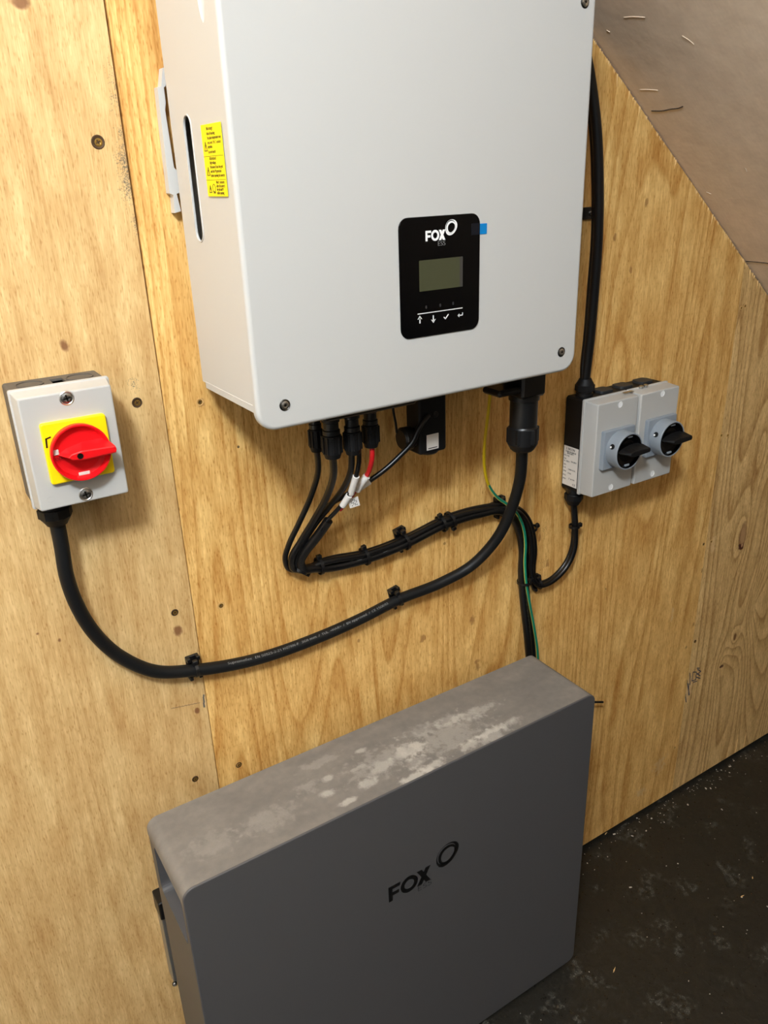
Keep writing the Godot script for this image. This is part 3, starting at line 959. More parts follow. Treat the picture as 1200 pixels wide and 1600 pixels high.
func build_battery() -> void:
	var t := thing("battery_unit", "dark grey battery case with dusty handprints on its top, standing on the floor", "battery", Vector3((BX0 + BX1) / 2, 0, BZ0))
	var W := BX1 - BX0
	var H := BY1 - BY0
	var R := 0.015
	var skin := 0.0007
	var seam := 0.1782
	var body := CSGPolygon3D.new()
	body.name = "case"
	body.polygon = rrect(W - 2 * skin, H - 2 * skin, R - skin, 8)
	body.depth = seam - BZ0
	body.material = M.battery_paint
	t.add_child(body)
	body.position = Vector3((BX0 + BX1) / 2, (BY0 + BY1) / 2, seam) - t.position
	var cut := CSGPolygon3D.new()
	cut.name = "grip_recess"
	var cp := PackedVector2Array()
	for q in rrect(0.1035, 0.078, 0.012, 6): cp.append(q)
	cut.polygon = cp
	cut.depth = 0.055
	cut.operation = CSGShape3D.OPERATION_SUBTRACTION
	cut.material = M.battery_paint
	body.add_child(cut)
	cut.rotation = Vector3(0, -PI / 2, 0)
	cut.position = Vector3(BX0 - 0.01, 0.5315, 0.1155) - body.position - t.position
	# painted steel skin over the top and round its two upper edges, grey with dust
	var prof := PackedVector2Array()
	prof.append(Vector2(BX0, 0.5712))
	for i in 9:
		var a := PI - PI / 2 * i / 8.0
		prof.append(Vector2(BX0 + R + cos(a) * R, BY1 - R + sin(a) * R))
	for i in range(1, 40): prof.append(Vector2(lerpf(BX0 + R, BX1 - R, i / 40.0), BY1))
	for i in 9:
		var a := PI / 2 - PI / 2 * i / 8.0
		prof.append(Vector2(BX1 - R + cos(a) * R, BY1 - R + sin(a) * R))
	prof.append(Vector2(BX1, BY0 + R))
	var m := MB.new()
	for i in prof.size() - 1:
		var a := prof[i]
		var b := prof[i + 1]
		m.quad(Vector3(a.x, a.y, BZ0), Vector3(a.x, a.y, seam), Vector3(b.x, b.y, seam), Vector3(b.x, b.y, BZ0), 1)
		var c := Vector2((BX0 + BX1) / 2, (BY0 + BY1) / 2)
		var ai := a + (c - a).normalized() * skin
		var bi := b + (c - b).normalized() * skin
		m.quad(Vector3(ai.x, ai.y, BZ0), Vector3(bi.x, bi.y, BZ0), Vector3(bi.x, bi.y, seam), Vector3(ai.x, ai.y, seam), 2)
		m.quad(Vector3(a.x, a.y, BZ0), Vector3(b.x, b.y, BZ0), Vector3(bi.x, bi.y, BZ0), Vector3(ai.x, ai.y, BZ0))
	for v in m.p: m.uv.append(Vector2((v.x - BX0 + 0.01) / 0.68, (v.z - 0.04) / 0.14))
	var tw := 1360
	var th := 280
	var dust := Image.create(tw, th, false, Image.FORMAT_RGB8)
	var n1 := noise(41, 0.006, 4)
	var n2 := noise(42, 0.035, 4)
	var n3 := noise(43, 0.35, 2)
	for y in th:
		for x in tw:
			var k := 0.5 + n1.get_noise_2d(x, y * 2.0) * 0.34 + n2.get_noise_2d(x, y) * 0.18 + n3.get_noise_2d(x, y) * 0.12
			dust.set_pixel(x, y, rgb8(104, 101, 98).lerp(rgb8(136, 131, 124), clampf(k, 0, 1)))
	var rag := noise(44, 0.03, 5)
	var rag2 := noise(45, 0.12, 3)
	var dt := func(px: float, py: float) -> Vector2:
		var q := at(px, py, BY1, 1)
		return Vector2((q.x - BX0 + 0.01) / 0.68 * tw, (q.z - 0.04) / 0.14 * th)
	# smears: px, py, radius x, radius z (texels), strength, raggedness
	var pale := rgb8(196, 192, 184)
	for s in [[600, 1190, 120, 60, 0.35, 1.5], [700, 1150, 150, 70, 0.42, 1.5], [640, 1172, 62, 34, 0.75, 0.9], [648, 1190, 40, 30, 0.4, 0.8], [563, 1173, 20, 12, 0.75, 0.5], [512, 1216, 22, 14, 0.72, 0.5], [511, 1239, 26, 16, 0.78, 0.5], [542, 1253, 30, 13, 0.85, 0.7], [575, 1223, 34, 22, 0.7, 0.7], [596, 1197, 42, 26, 0.5, 1.0], [630, 1222, 16, 14, 0.5, 1.0], [650, 1212, 60, 16, 0.85, 1.0], [676, 1196, 60, 18, 0.8, 1.0], [735, 1163, 50, 20, 0.7, 1.0], [770, 1150, 62, 34, 0.6, 1.2], [742, 1112, 90, 26, 0.55, 1.3], [770, 1140, 80, 14, 0.75, 1.2], [700, 1125, 60, 30, 0.4, 1.2], [660, 1140, 70, 30, 0.3, 1.3], [560, 1200, 30, 10, 0.4, 0.9], [480, 1230, 36, 26, 0.3, 1.2], [500, 1190, 70, 20, 0.3, 1.4], [420, 1280, 90, 40, 0.24, 1.4], [798, 1128, 46, 20, 0.5, 1.2], [330, 1320, 70, 40, 0.2, 1.4]]:
		var q: Vector2 = dt.call(s[0], s[1])
		blot(dust, q.x, q.y, s[2], s[3], pale, s[4] * 0.66, rag, s[5] * 0.7)
		blot(dust, q.x, q.y, s[2] * 0.8, s[3] * 0.8, pale, s[4] * 0.22, rag2, 1.2)
	# wiped, clean finger marks inside the smears
	for s in [[741, 1135, 26, 18], [620, 1200, 40, 8], [585, 1232, 8, 7], [700, 1176, 36, 9], [790, 1148, 10, 24]]:
		var q: Vector2 = dt.call(s[0], s[1])
		blot(dust, q.x, q.y, s[2], s[3], rgb8(116, 112, 107), 0.7, rag2, 0.8)
	var dm := mat("dusty_top", Color.WHITE, 0.55)
	dm.albedo_texture = ImageTexture.create_from_image(dust)
	dm.texture_repeat = false
	part(t, "top_skin", m.mesh(), dm, "dusty grey steel top with pale smears")
	part(t, "front_cover", plate((BX0 + BX1) / 2, (BY0 + BY1) / 2, W, H, R, seam, BZ1, 0.0016, Basis(), Vector3.ZERO, 10, 5).mesh(), M.battery_paint, "dark grey front panel")
	# lettering on the front
	var z := BZ1
	fox_letters(t, Vector2(0.1614, 0.4022), 0.0277, 0.0715, z, M.battery_logo)
	lettering(t, "brand_lettering", "ESS", 0.0085, Vector3(0.2105, 0.3922, z), Basis(), M.print_faint, 0.0, 0.0245)
	part(t, "brand_ring", logo_ring(Vector2(0.2620, 0.4325), 0.0198, 0.0200, z - 0.0003, z + 0.0003), M.battery_logo)
	# latch inside the grip recess
	var b := MB.new()
	bevel_box(b, Vector3(BX0 + 0.004, 0.535, 0.1595), Vector3(BX0 + 0.014, 0.556, 0.1668), 0.0008)
	part(t, "latch", b.mesh(), M.black_plastic)
	# feet and wall bracket
	for x in [BX0 + 0.06, BX1 - 0.06]:
		for zz in [0.075, 0.145]:
			part(t, "foot", lathe(Vector3(x, 0.0, zz), Vector3.UP, [[0.014, 0.0], [0.016, 0.002], [0.016, 0.0125]], 16), M.black_matte)
	var k := MB.new()
	bevel_box(k, Vector3(BX0 - 0.002, 0.402, 0.001), Vector3(BX0 + 0.03, 0.434, 0.030), 0.0015)
	part(t, "bracket_block", k.mesh(), M.black_plastic)
	k = MB.new()
	bevel_box(k, Vector3(BX0 - 0.0005, 0.27, 0.0008), Vector3(BX0 + 0.03, 0.41, 0.0245), 0.001)
	bevel_box(k, Vector3(BX0 + 0.05, 0.06, 0.001), Vector3(BX1 - 0.04, 0.45, 0.02), 0.001)
	part(t, "wall_bracket", k.mesh(), M.zinc, "steel wall bracket")
	torx_screw(t, at(273, 1538, 0.0265), Vector3(-0.3, 0.2, 1).normalized(), 0.003)

# dished round switch knob with a wedge grip; axis +z
func knob_grip(c: Vector3, r: float, h: float) -> ArrayMesh:
	var base := [Vector2(-0.82, 0.02), Vector2(-0.45, 0.2), Vector2(0.1, 0.33), Vector2(0.95, 0.36), Vector2(1.0, 0.0), Vector2(0.95, -0.36), Vector2(0.1, -0.33), Vector2(-0.45, -0.16)]
	var top := [Vector2(-0.52, 0.0), Vector2(-0.42, 0.10), Vector2(-0.05, 0.16), Vector2(1.17, 0.10), Vector2(1.2, 0.0), Vector2(1.17, -0.10), Vector2(-0.05, -0.16), Vector2(-0.42, -0.10)]
	var m := MB.new()
	var a := PackedVector3Array(); var b := PackedVector3Array(); var t := PackedVector3Array()
	for i in base.size():
		a.append(c + Vector3(base[i].x * r, base[i].y * r, 0.0))
		b.append(c + Vector3(lerpf(base[i].x, top[i].x, 0.94) * r, lerpf(base[i].y, top[i].y, 0.9) * r, h - 0.0006))
		t.append(c + Vector3(top[i].x * r * 0.985, top[i].y * r * 0.86, h))
	m.cap(a, true); m.ring_band(a, b); m.ring_band(b, t); m.cap(t, false)
	return m.mesh()

func lid_mesh(x0: float, x1: float, y0: float, y1: float, z0: float, z1: float, flange: float, taper: float) -> ArrayMesh:
	var m := MB.new()
	var c := Vector2((x0 + x1) / 2, (y0 + y1) / 2)
	var w := x1 - x0
	var h := y1 - y0
	var rings := []
	for q in [[0.0, z0], [0.0, z0 + flange], [0.0016, z0 + flange + 0.0006], [0.0016 + taper, z1 - 0.0016], [0.0016 + taper + 0.0005, z1 - 0.0005], [0.0016 + taper + 0.0017, z1]]:
		rings.append(ring3(rrect(w - 2 * q[0], h - 2 * q[0], 0.0022, 3), q[1], c))
	m.cap(rings[0], true)
	for i in rings.size() - 1: m.ring_band(rings[i], rings[i + 1], 10 + i if i != 3 else 13)
	m.cap(rings[-1], false)
	return m.mesh()

func cable_gland(parent: Node3D, top: Vector3, d: Vector3, r: float, called := "cable_gland") -> void:
	var m := MB.new()
	lathe_into(m, top, d, [[r * 0.92, -0.002], [r * 0.92, 0.006], [r * 0.8, 0.0065], [r * 0.8, 0.009]], 20)
	var o := part(parent, called, m.mesh(), M.black_plastic)
	m = MB.new()
	lathe_into(m, top, d, [[r * 0.98, 0.009], [r, 0.0095], [r, 0.019], [r * 0.72, 0.026], [r * 0.66, 0.028]], 20)
	lathe_into(m, top, d, [[r * 1.07, 0.0095], [r * 1.07, 0.0185], [r * 1.0, 0.0195]], 8, true)
	part(o, "dome_nut", m.mesh(), M.black_matte)

func build_isolator() -> void:
	var x0 := -0.1615; var x1 := -0.0662; var y0 := 1.036; var y1 := 1.1592
	var t := thing("rotary_isolator", "grey isolator box with red knob on a yellow plate", "isolator", Vector3((x0 + x1) / 2, y0, 0))
	var base := CSGPolygon3D.new()
	base.name = "base"
	base.polygon = rrect(x1 - x0 - 0.002, y1 - y0 - 0.002, 0.003, 4)
	base.depth = 0.0437
	base.material = M.base_grey
	base.set_meta("label", "brownish grey box base")
	t.add_child(base)
	base.position = Vector3((x0 + x1) / 2, (y0 + y1) / 2, 0.0445) - t.position
	for q in [[Vector3(x1 - x0 - 0.007, y1 - y0 - 0.007, 0.041), Vector3(0, 0, -0.0205)], [Vector3((x1 - x0) * 0.13, 0.012, 0.029), Vector3((x1 - x0) * 0.03, (y1 - y0) / 2, -0.0165)]]:
		var cut := CSGBox3D.new()
		cut.name = "hollow_cut"
		cut.size = q[0]
		cut.operation = CSGShape3D.OPERATION_SUBTRACTION
		cut.material = M.base_grey
		base.add_child(cut, true)
		cut.position = q[1]
	# knock-outs and vent slot on the top face
	var up := Basis(Vector3(1, 0, 0), Vector3(0, 0, -1), Vector3(0, 1, 0))
	for q in [0.25, 0.76]:
		var c := Vector3(lerpf(x0, x1, q), y1 - 0.001, 0.024)
		var m := MB.new()
		var o0 := PackedVector3Array(); var o1 := PackedVector3Array(); var i0 := PackedVector3Array(); var i1 := PackedVector3Array()
		for i in 28:
			var a := TAU * i / 28
			var d := Vector3(cos(a), 0, sin(a))
			o0.append(c + d * 0.0135); o1.append(c + d * 0.0135 + Vector3(0, 0.0009, 0))
			i0.append(c + d * 0.0126); i1.append(c + d * 0.0126 + Vector3(0, 0.0009, 0))
		m.ring_band(o0, o1); m.ring_band(o1, i1); m.ring_band(i1, i0); m.ring_band(i0, o0)
		part(t, "knockout", m.mesh(), M.base_grey)
	part(t, "lid", lid_mesh(x0 - 0.0006, x1 + 0.0006, y0, y1 + 0.0008, 0.043, 0.0692, 0.004, 0.0024), M.box_grey, "light grey lid")
	for q in [[104, 622], [134, 772]]:
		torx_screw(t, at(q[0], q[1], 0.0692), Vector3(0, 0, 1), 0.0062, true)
	# yellow plate, red knob
	var c := Vector2(-0.1122, 1.0979)
	part(t, "yellow_plate", plate(c.x, c.y, 0.0625, 0.0625, 0.003, 0.0688, 0.0742, 0.0012).mesh(), M.switch_yellow, "yellow switch plate")
	var pm := MB.new()
	var mk := at(75, 692, 0.0745)
	stroke_into(pm, Vector2(mk.x - 0.0018, mk.y - 0.005), Vector2(mk.x - 0.0010, mk.y + 0.0045), 0.0016, 0.0738, 0.0745)
	stroke_into(pm, Vector2(mk.x - 0.0012, mk.y + 0.004), Vector2(mk.x + 0.0036, mk.y + 0.0052), 0.0014, 0.0738, 0.0745)
	part(t, "position_mark", pm.mesh(), M.print_black)
	var kz := Vector3(c.x, c.y - 0.0003, 0.0742)
	var r := 0.0288
	var kb := part(t, "knob", lathe(kz, Vector3(0, 0, 1), [[r * 0.93, 0.0], [r * 0.98, 0.004], [r, 0.0115], [r * 0.985, 0.0125], [r * 0.94, 0.0125], [r * 0.92, 0.0112], [r * 0.86, 0.0068], [r * 0.7, 0.0055]], 48), M.switch_red, "red rotary knob")
	var grip := part(kb, "grip", knob_grip(kz + Vector3(0, 0, 0.0054), r * 0.93, 0.0165), M.switch_red)
	part(grip, "spindle_hole_dot", lathe(kz + Vector3(-0.0035, 0, 0.0205), Vector3(0, 0, 1), [[0.0030, 0.0], [0.0030, 0.0017], [0.002, 0.0016]], 12), M.dark_steel)  # dark disc added in place of the black spindle hole
	# padlock slots with white liners
	for q in [[0.0, -0.80, 0.011, 0.0034], [-0.79, 0.12, 0.006, 0.0055]]:
		var s := MB.new()
		bevel_box(s, Vector3(kz.x + q[0] * r - q[2] / 2, kz.y + q[1] * r - q[3] / 2, kz.z + 0.005), Vector3(kz.x + q[0] * r + q[2] / 2, kz.y + q[1] * r + q[3] / 2, kz.z + 0.0072), 0.0005)
		part(kb, "padlock_slot", s.mesh(), M.switch_white)
	lettering(kb, "position_text", "OFF", 0.0032, kz + Vector3(-0.84 * r, -0.16 * r, 0.0078), Basis(), M.print_black, 0.0, 0.0068)
	# moulded maker's circle at the lid's lower corner
	var mc := MB.new()
	var cc := at(79, 781, 0.0692)
	for i in 16:
		var a := TAU * i / 16; var a2 := TAU * (i + 1) / 16
		stroke_into(mc, Vector2(cc.x + cos(a) * 0.0036, cc.y + sin(a) * 0.0028), Vector2(cc.x + cos(a2) * 0.0036, cc.y + sin(a2) * 0.0028), 0.0005, 0.069, 0.0694)
	part(t, "moulded_circle", mc.mesh(), M.box_grey)
	cable_gland(t, Vector3(-0.1400, y0 + 0.001, 0.030), Vector3(0, -1, 0), 0.0165)

func build_twin_isolator() -> void:
	var x0 := 0.6272; var x1 := 0.8105; var y0 := 0.8605; var y1 := 1.0132
	var t := thing("twin_isolator", "double isolator box with two black knobs on a black base", "isolator", Vector3((x0 + x1) / 2, y0, 0))
	var b := MB.new()
	bevel_box(b, Vector3(x0, y0, 0.0012), Vector3(x1, y1, 0.044), 0.003)
	part(t, "base", b.mesh(), M.black_matte, "black box base")
	for q in [0.33, 0.575, 0.83]:
		var o := part(t, "knockout_plug", plate(lerpf(x0, x1, q), -0.021, 0.028, 0.024, 0.006, -0.002, 0.0042, 0.0008, Basis(Vector3(1, 0, 0), Vector3(0, 0, -1), Vector3(0, 1, 0)), Vector3(0, y1, 0)).mesh(), M.rubber_pale)
		o.set_meta("label", "black knockout plug")
	var n := 0
	for lx in [[0.6245, 0.7180], [0.7192, 0.8128]]:
		var zf := 0.0705
		var lid := part(t, "lid", lid_mesh(lx[0], lx[1], 0.8602, 1.0148, 0.041, zf, 0.0035, 0.0012), M.box_grey, "light grey lid")
		var cx: float = [0.6715, 0.7690][n]
		var cy := 0.9385
		for q in ([[969, 632], [954, 761]] if n == 0 else [[1035, 615], [1019, 740]]):
			var v := at(q[0], q[1], zf)
			part(lid, "screw_cap", lathe(v, Vector3(0, 0, 1), [[0.0052, -0.001], [0.0052, 0.0004], [0.0044, 0.0006], [0.0042, 0.0002]], 16), M.print_white, "white screw cap")
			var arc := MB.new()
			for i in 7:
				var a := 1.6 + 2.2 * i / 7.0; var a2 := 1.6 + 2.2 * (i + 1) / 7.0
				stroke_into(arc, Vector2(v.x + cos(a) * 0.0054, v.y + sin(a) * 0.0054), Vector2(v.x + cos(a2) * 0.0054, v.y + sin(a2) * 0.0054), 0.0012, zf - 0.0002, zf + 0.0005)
			part(lid, "recess_shade_ridge", arc.mesh(), M.box_grey)  # raised arc shaped to give the shadow line of the screw recess
		var plt := part(lid, "switch_plate", plate(cx, cy - 0.0005, 0.0665, 0.0620, 0.002, zf - 0.0005, zf + 0.0072, 0.0012).mesh(), M.switch_grey, "blue-grey switch plate")
		var kz := Vector3(cx, cy - 0.001, zf + 0.0070)
		var r := 0.0292
		var kb := part(lid, "knob", lathe(kz, Vector3(0, 0, 1), [[r, 0.0], [r, 0.0205], [r * 0.98, 0.0215], [r * 0.93, 0.0215], [r * 0.92, 0.0195], [r * 0.92, 0.006]], 48), M.switch_grey, "blue-grey knob collar")
		part(kb, "knob_face", lathe(kz, Vector3(0, 0, 1), [[r * 0.915, 0.016], [r * 0.915, 0.0212], [r * 0.86, 0.0212], [r * 0.80, 0.0175], [r * 0.6, 0.0165]], 40), M.panel_black, "black dished knob face")
		part(kb, "grip", knob_grip(kz + Vector3(0, 0, 0.0162), r * 0.9, 0.019), M.black_matte, "black wedge grip")
		for q in [[0.08, 0.78], [0.0, -0.78]]:
			var s := MB.new()
			bevel_box(s, Vector3(kz.x + q[0] * r - 0.005, kz.y + q[1] * r - 0.0016, kz.z + 0.017), Vector3(kz.x + q[0] * r + 0.005, kz.y + q[1] * r + 0.0016, kz.z + 0.0192), 0.0005)
			part(kb, "padlock_slot", s.mesh(), M.switch_grey)
		# collar hole on the upper left: a black disc paints its shade
		var hd := Vector3(-0.93, 0.36, 0).normalized()
		part(kb, "collar_hole_shade", lathe(kz + hd * r * 0.97 + Vector3(0, 0, 0.011), hd, [[0.0042, 0.0], [0.0042, 0.0014], [0.003, 0.0012]], 16), M.black_plastic)
		part(kb, "hole_glint", lathe(kz + hd * r * 0.97 + Vector3(-0.0004, -0.0012, 0.0088), hd, [[0.0016, 0.0], [0.0016, 0.0018]], 10), M.print_white)  # white dot paints the glint on the knob collar
		n += 1
	# metal link screw across the two lids
	var lk := MB.new()
	bevel_box(lk, Vector3(0.70, 1.0147, 0.05), Vector3(0.72, 1.0157, 0.056), 0.0003)
	var clip := part(t, "link_clip", lk.mesh(), M.steel)
	for q in [[1002, 604], [1009, 602]]:
		part(clip, "link_screw", lathe(at(q[0], q[1] + 1, 1.0152, 1), Vector3(0, 1, 0), [[0.0038, -0.001], [0.0038, 0.0018], [0.002, 0.0028]], 12), M.steel)
	# rating label on the left side of the base: reads along +z, faces -x
	var side := Basis(Vector3(0, 0, 1), Vector3(0, 1, 0), Vector3(-1, 0, 0))
	b = MB.new()
	bevel_box(b, Vector3(0.0055, 0.868, -0.0002), Vector3(0.0370, 0.9335, 0.0004), 0.0001, side, Vector3(x0, 0, 0))
	var lb := part(t, "rating_label", b.mesh(), M.paper, "white rating label")
	for ln in [["E-MODN", 0.0038, 0.0110, 0.9275, 0.018], ["DC SWITCH DISCONNECTOR", 0.0014, 0.0100, 0.9235, 0.022], ["IP66 IEC 60947-3", 0.0014, 0.0130, 0.9207, 0.014], ["DC-21B", 0.0022, 0.0070, 0.9165, 0.011], ["Ue", 0.0022, 0.0070, 0.9110, 0.0045], ["Ie  300 V", 0.0020, 0.0070, 0.9070, 0.012], ["32A 600 V", 0.0018, 0.0220, 0.9085, 0.012], ["Ith", 0.0022, 0.0068, 0.9010, 0.0050], ["Ui", 0.0022, 0.0068, 0.8960, 0.0045], ["1000 V DC", 0.0018, 0.0170, 0.8945, 0.016], ["Uimp", 0.0022, 0.0066, 0.8900, 0.0060], ["8 kV", 0.0018, 0.0170, 0.8880, 0.007], ["PV2", 0.0022, 0.0066, 0.8830, 0.0060], ["2 pole", 0.0018, 0.0190, 0.8790, 0.013], ["IP66", 0.0022, 0.0066, 0.8770, 0.0060], ["CE", 0.0032, 0.0280, 0.8705, 0.0062]]:
		lettering(lb, "label_text", ln[0], ln[1], Vector3(x0 - 0.00048, ln[3], ln[2]), side, M.print_black, 0.0, ln[4])
	cable_gland(t, Vector3(0.648, y1 - 0.001, 0.021), Vector3(0, 1, 0), 0.0142)
	cable_gland(t, Vector3(0.639, y0 + 0.001, 0.021), Vector3(0, -1, 0), 0.0142)

# ------------------------------------------------------------------ cables
func cable(called: String, label: String, pts: Array, r: float, m: Material, group := "", category := "cable", n := 12) -> Node3D:
	var path := smooth_path(pts)
	var low: Vector3 = path[0]
	for v in path:
		if v.y < low.y: low = v
	var t := thing(called, label, category, low, group)
	part(t, "sheath", tube(path, r, n), m)
	return t

# lettering bent round a cable along its path; a0 = angle of the text line round the cable
func cable_print(parent: Node3D, s: String, pts: Array, r: float, from_px: Vector2, a0: float, h: float, m: Material, backwards := false, length := 0.0) -> void:
	var path := smooth_path(pts, 0.002)
	if backwards: path.reverse()
	var fr := frames(path)
	var acc := PackedFloat32Array([0.0])
	for i in range(1, path.size()): acc.append(acc[-1] + path[i].distance_to(path[i - 1]))
	var best := 0
	var bd := 1e9
	for i in path.size():
		var q := at(from_px.x, from_px.y, path[i].z)
		if q.distance_to(path[i]) < bd:
			bd = q.distance_to(path[i]); best = i
	var t := text_mesh(s, h, 0.0, 0.0001)
	var arr := t.get_mesh_arrays()
	var vs: PackedVector3Array = arr[Mesh.ARRAY_VERTEX]
	var idx: PackedInt32Array = arr[Mesh.ARRAY_INDEX]
	var box := t.get_aabb()
	var k := length / box.size.x if length > 0.0 else 1.0
	var out := PackedVector3Array()
	for v in vs:
		var d := acc[best] + (v.x - box.position.x) * k
		var i := clampi(acc.bsearch(d) - 1, 0, path.size() - 2)
		var f := clampf((d - acc[i]) / maxf(acc[i + 1] - acc[i], 0.00001), 0, 1)
		var c := path[i].lerp(path[i + 1], f)
		var u: Vector3 = fr[i][1].lerp(fr[i + 1][1], f)
		var w: Vector3 = fr[i][2].lerp(fr[i + 1][2], f)
		var a := a0 - (v.y - h * 0.5) / r
		out.append(c + (u * cos(a) + w * sin(a)) * (r + 0.0001 + v.z + 0.00005))
	var st := SurfaceTool.new()
	st.begin(Mesh.PRIMITIVE_TRIANGLES)
	st.set_smooth_group(0xFFFFFFFF)
	for i in range(0, idx.size(), 3):
		for q in [0, 1, 2]: st.add_vertex(out[idx[i + q]])
	st.generate_normals()
	part(parent, "printing", st.commit(), m, "pale printed lettering")

const AC := [[93, 818, 0.030], [96, 852, 0.0285], [104, 900, 0.026], [120, 945, 0.022], [148, 990, 0.018], [190, 1027, 0.0135], [244, 1049, 0.0125], [305, 1047, 0.0125], [380, 1035, 0.0125], [500, 995, 0.0125], [565, 966, 0.0125], [622, 937, 0.0125], [690, 910, 0.018], [735, 885, 0.028], [775, 843, 0.048], [799, 795, 0.070], [812, 750, 0.088], [816, 708, 0.1005]]

func build_cables() -> void:
	build_dongle()
	# heavy mains cable from the red isolator round to the inverter
	var pts := px_path(AC)
	pts[0] = Vector3(-0.1400, 1.012, 0.030)
	var mt := at(816, 702, 0.99, 1)
	pts[-1] = Vector3(mt.x, 0.995, mt.z)
	var t := cable("mains_cable", "thick black printed mains cable looping from the red isolator to the inverter", pts, 0.0081, M.rubber, "", "cable", 16)
	cable_print(t, "Supremeflex   EN 50525-2-21 H07RN-F   3G6 mm  /  TUL  <HAR>  /  BV approved  /  CE 150693", pts, 0.0081, Vector2(353, 1036), -0.75, 0.0030, M.print_grey, false, 0.252)
	cable_print(t, "/ CE / HAR / BV 50525-2-21 HO7RN-F", pts, 0.0081, Vector2(811, 712), -0.75, 0.0034, M.print_grey, true, 0.17)
	# risers beside the inverter into the twin isolator
	var rp := [at(880, -70, 0.02), at(906, 40, 0.022), at(922, 120, 0.026), at(932, 200, 0.03), at(935.5, 290, 0.031), at(934.5, 370, 0.03), at(929, 450, 0.027), at(922, 530, 0.024), at(917, 572, 0.0215), Vector3(0.648, 1.036, 0.021)]
	cable("riser_cable", "thick black cable curving up behind the inverter's right edge", rp, 0.0072, M.pv_sheath)
	var rq := [at(872, -70, 0.012), at(897, 40, 0.012), at(914, 120, 0.014), at(925, 200, 0.015), at(929, 290, 0.016), at(928, 370, 0.016), at(922, 450, 0.0155), at(915.5, 530, 0.016), at(911, 575, 0.018), Vector3(0.645, 1.036, 0.019)]
	cable("riser_cable", "thinner black cable tucked behind the thick riser by the inverter", rq, 0.0046, M.pv_sheath)
	# drop cables from the connectors, round the bend and along the bundle
	var tip := func(px: float, py: float) -> Vector3:
		var q := at(px, py, 1.045, 1)
		return q + Vector3(0, 0.004, 0)
	var CL := [[505, 882], [570, 869], [632, 846], [695, 815], [747, 799], [785, 794]]
	var run := func(dy0: float, dy1: float, dy2: float, z0: float, z1: float) -> Array:
		var out := []
		for i in CL.size():
			var k := float(i) / (CL.size() - 1)
			var dy := lerpf(dy0, dy1, k * 2) if k < 0.5 else lerpf(dy1, dy2, k * 2 - 1)
			out.append(at(CL[i][0] - dy * 0.3, CL[i][1] + dy, lerpf(z0, z1, k)))
		return out
	var loop_right := func(dx: float, dy: float, dz: float) -> Array:
		return [at(812 + dx, 800 + dy, 0.012 + dz), at(825 + dx, 815 + dy * 0.5, 0.011 + dz), at(832 + dx, 837, 0.010 + dz), at(834 + dx, 862, 0.010 + dz), at(832 + dx * 0.8, 886, 0.010 + dz), at(834 + dx * 0.4, 903 - dx * 0.6, 0.010 + dz), at(843, 912 - dx, 0.010 + dz), at(856 - dx * 0.3, 909 - dx * 0.9, 0.010 + dz), at(872 - dx * 0.7, 897 - dx * 0.7, 0.011 + dz), at(886 - dx * 0.9, 879 - dx * 0.4, 0.012 + dz), at(894.5 - dx, 858, 0.014 + dz), at(897.5 - dx * 0.7, 828, 0.018 + dz * 0.5), Vector3(0.639 - dx * 0.0006, 0.837, 0.021)]
	var a := [tip.call(495, 705), at(497, 735, 0.070), at(486, 775, 0.050), at(465, 822, 0.034), at(451, 852, 0.024), at(445.5, 873, 0.017), at(452, 889, 0.012), at(470, 890, 0.011)]
	a.append_array(run.call(-7, -8, -5, 0.011, 0.012))
	a.append_array(loop_right.call(2.0, -3.0, 0.0))
	cable("solar_cable", "black solar cable hanging from the thin end connector, outermost round the bend", a, 0.0037, M.pv_sheath, "black solar cables under the inverter")
	a = [tip.call(520, 715), at(521, 742, 0.100), at(510, 777, 0.075), at(489, 815, 0.050), at(470, 846, 0.034), at(456, 872, 0.025), at(459, 889, 0.019), at(476, 889, 0.018)]
	a.append_array(run.call(-3, -3, 1, 0.019, 0.016))
	a.append_array(loop_right.call(-3.0, 0.0, 0.0065))
	cable("solar_cable", "black solar cable hanging from the widest connector", a, 0.0044, M.pv_sheath, "black solar cables under the inverter")
	a = [tip.call(550, 709), at(548, 735, 0.105), at(537, 762, 0.085), at(516, 790, 0.062), at(492, 820, 0.044), at(472, 852, 0.030), at(463, 876, 0.022), at(466, 891, 0.015), at(484, 890, 0.011)]
	a.append_array(run.call(2, 0, -2, 0.009, 0.007))
	a.append_array([at(806, 803, 0.0075), at(820, 830, 0.0065), at(823, 870, 0.0065), at(823, 910, 0.008), at(828, 960, 0.010), at(832, 1000, 0.012), at(835, 1040, 0.014), at(836, 1090, 0.014)])
	cable("solar_cable", "black cable from the third connector running down behind the battery", a, 0.0038, M.pv_sheath, "black solar cables under the inverter")
	# paired battery leads: red and black with white sleeves, meeting in a loom
	var red := [tip.call(581, 698), at(581.5, 712, 0.112), at(579, 728, 0.106), at(573, 743, 0.097), at(561, 758, 0.089), at(548, 776, 0.081), at(537, 789, 0.075), at(531, 796, 0.070)]
	t = cable("red_cable", "short red cable with a white sleeve under the inverter", red, 0.0031, M.red_sheath)
	part(t, "white_sleeve", tube(smooth_path([at(573, 744, 0.098), at(565, 754, 0.093), at(558, 766, 0.087)]), 0.0047, 12), M.sleeve_white, "white marker sleeve")
	var blk := [tip.call(561, 703), at(561, 720, 0.112), at(558, 738, 0.108), at(554, 752, 0.102), at(548, 768, 0.093), at(538, 784, 0.080), at(524, 800, 0.068), at(510, 815, 0.058), at(501, 828, 0.053)]
	t = cable("black_lead", "thin black lead with a white sleeve beside the red cable", blk, 0.0028, M.pv_sheath)
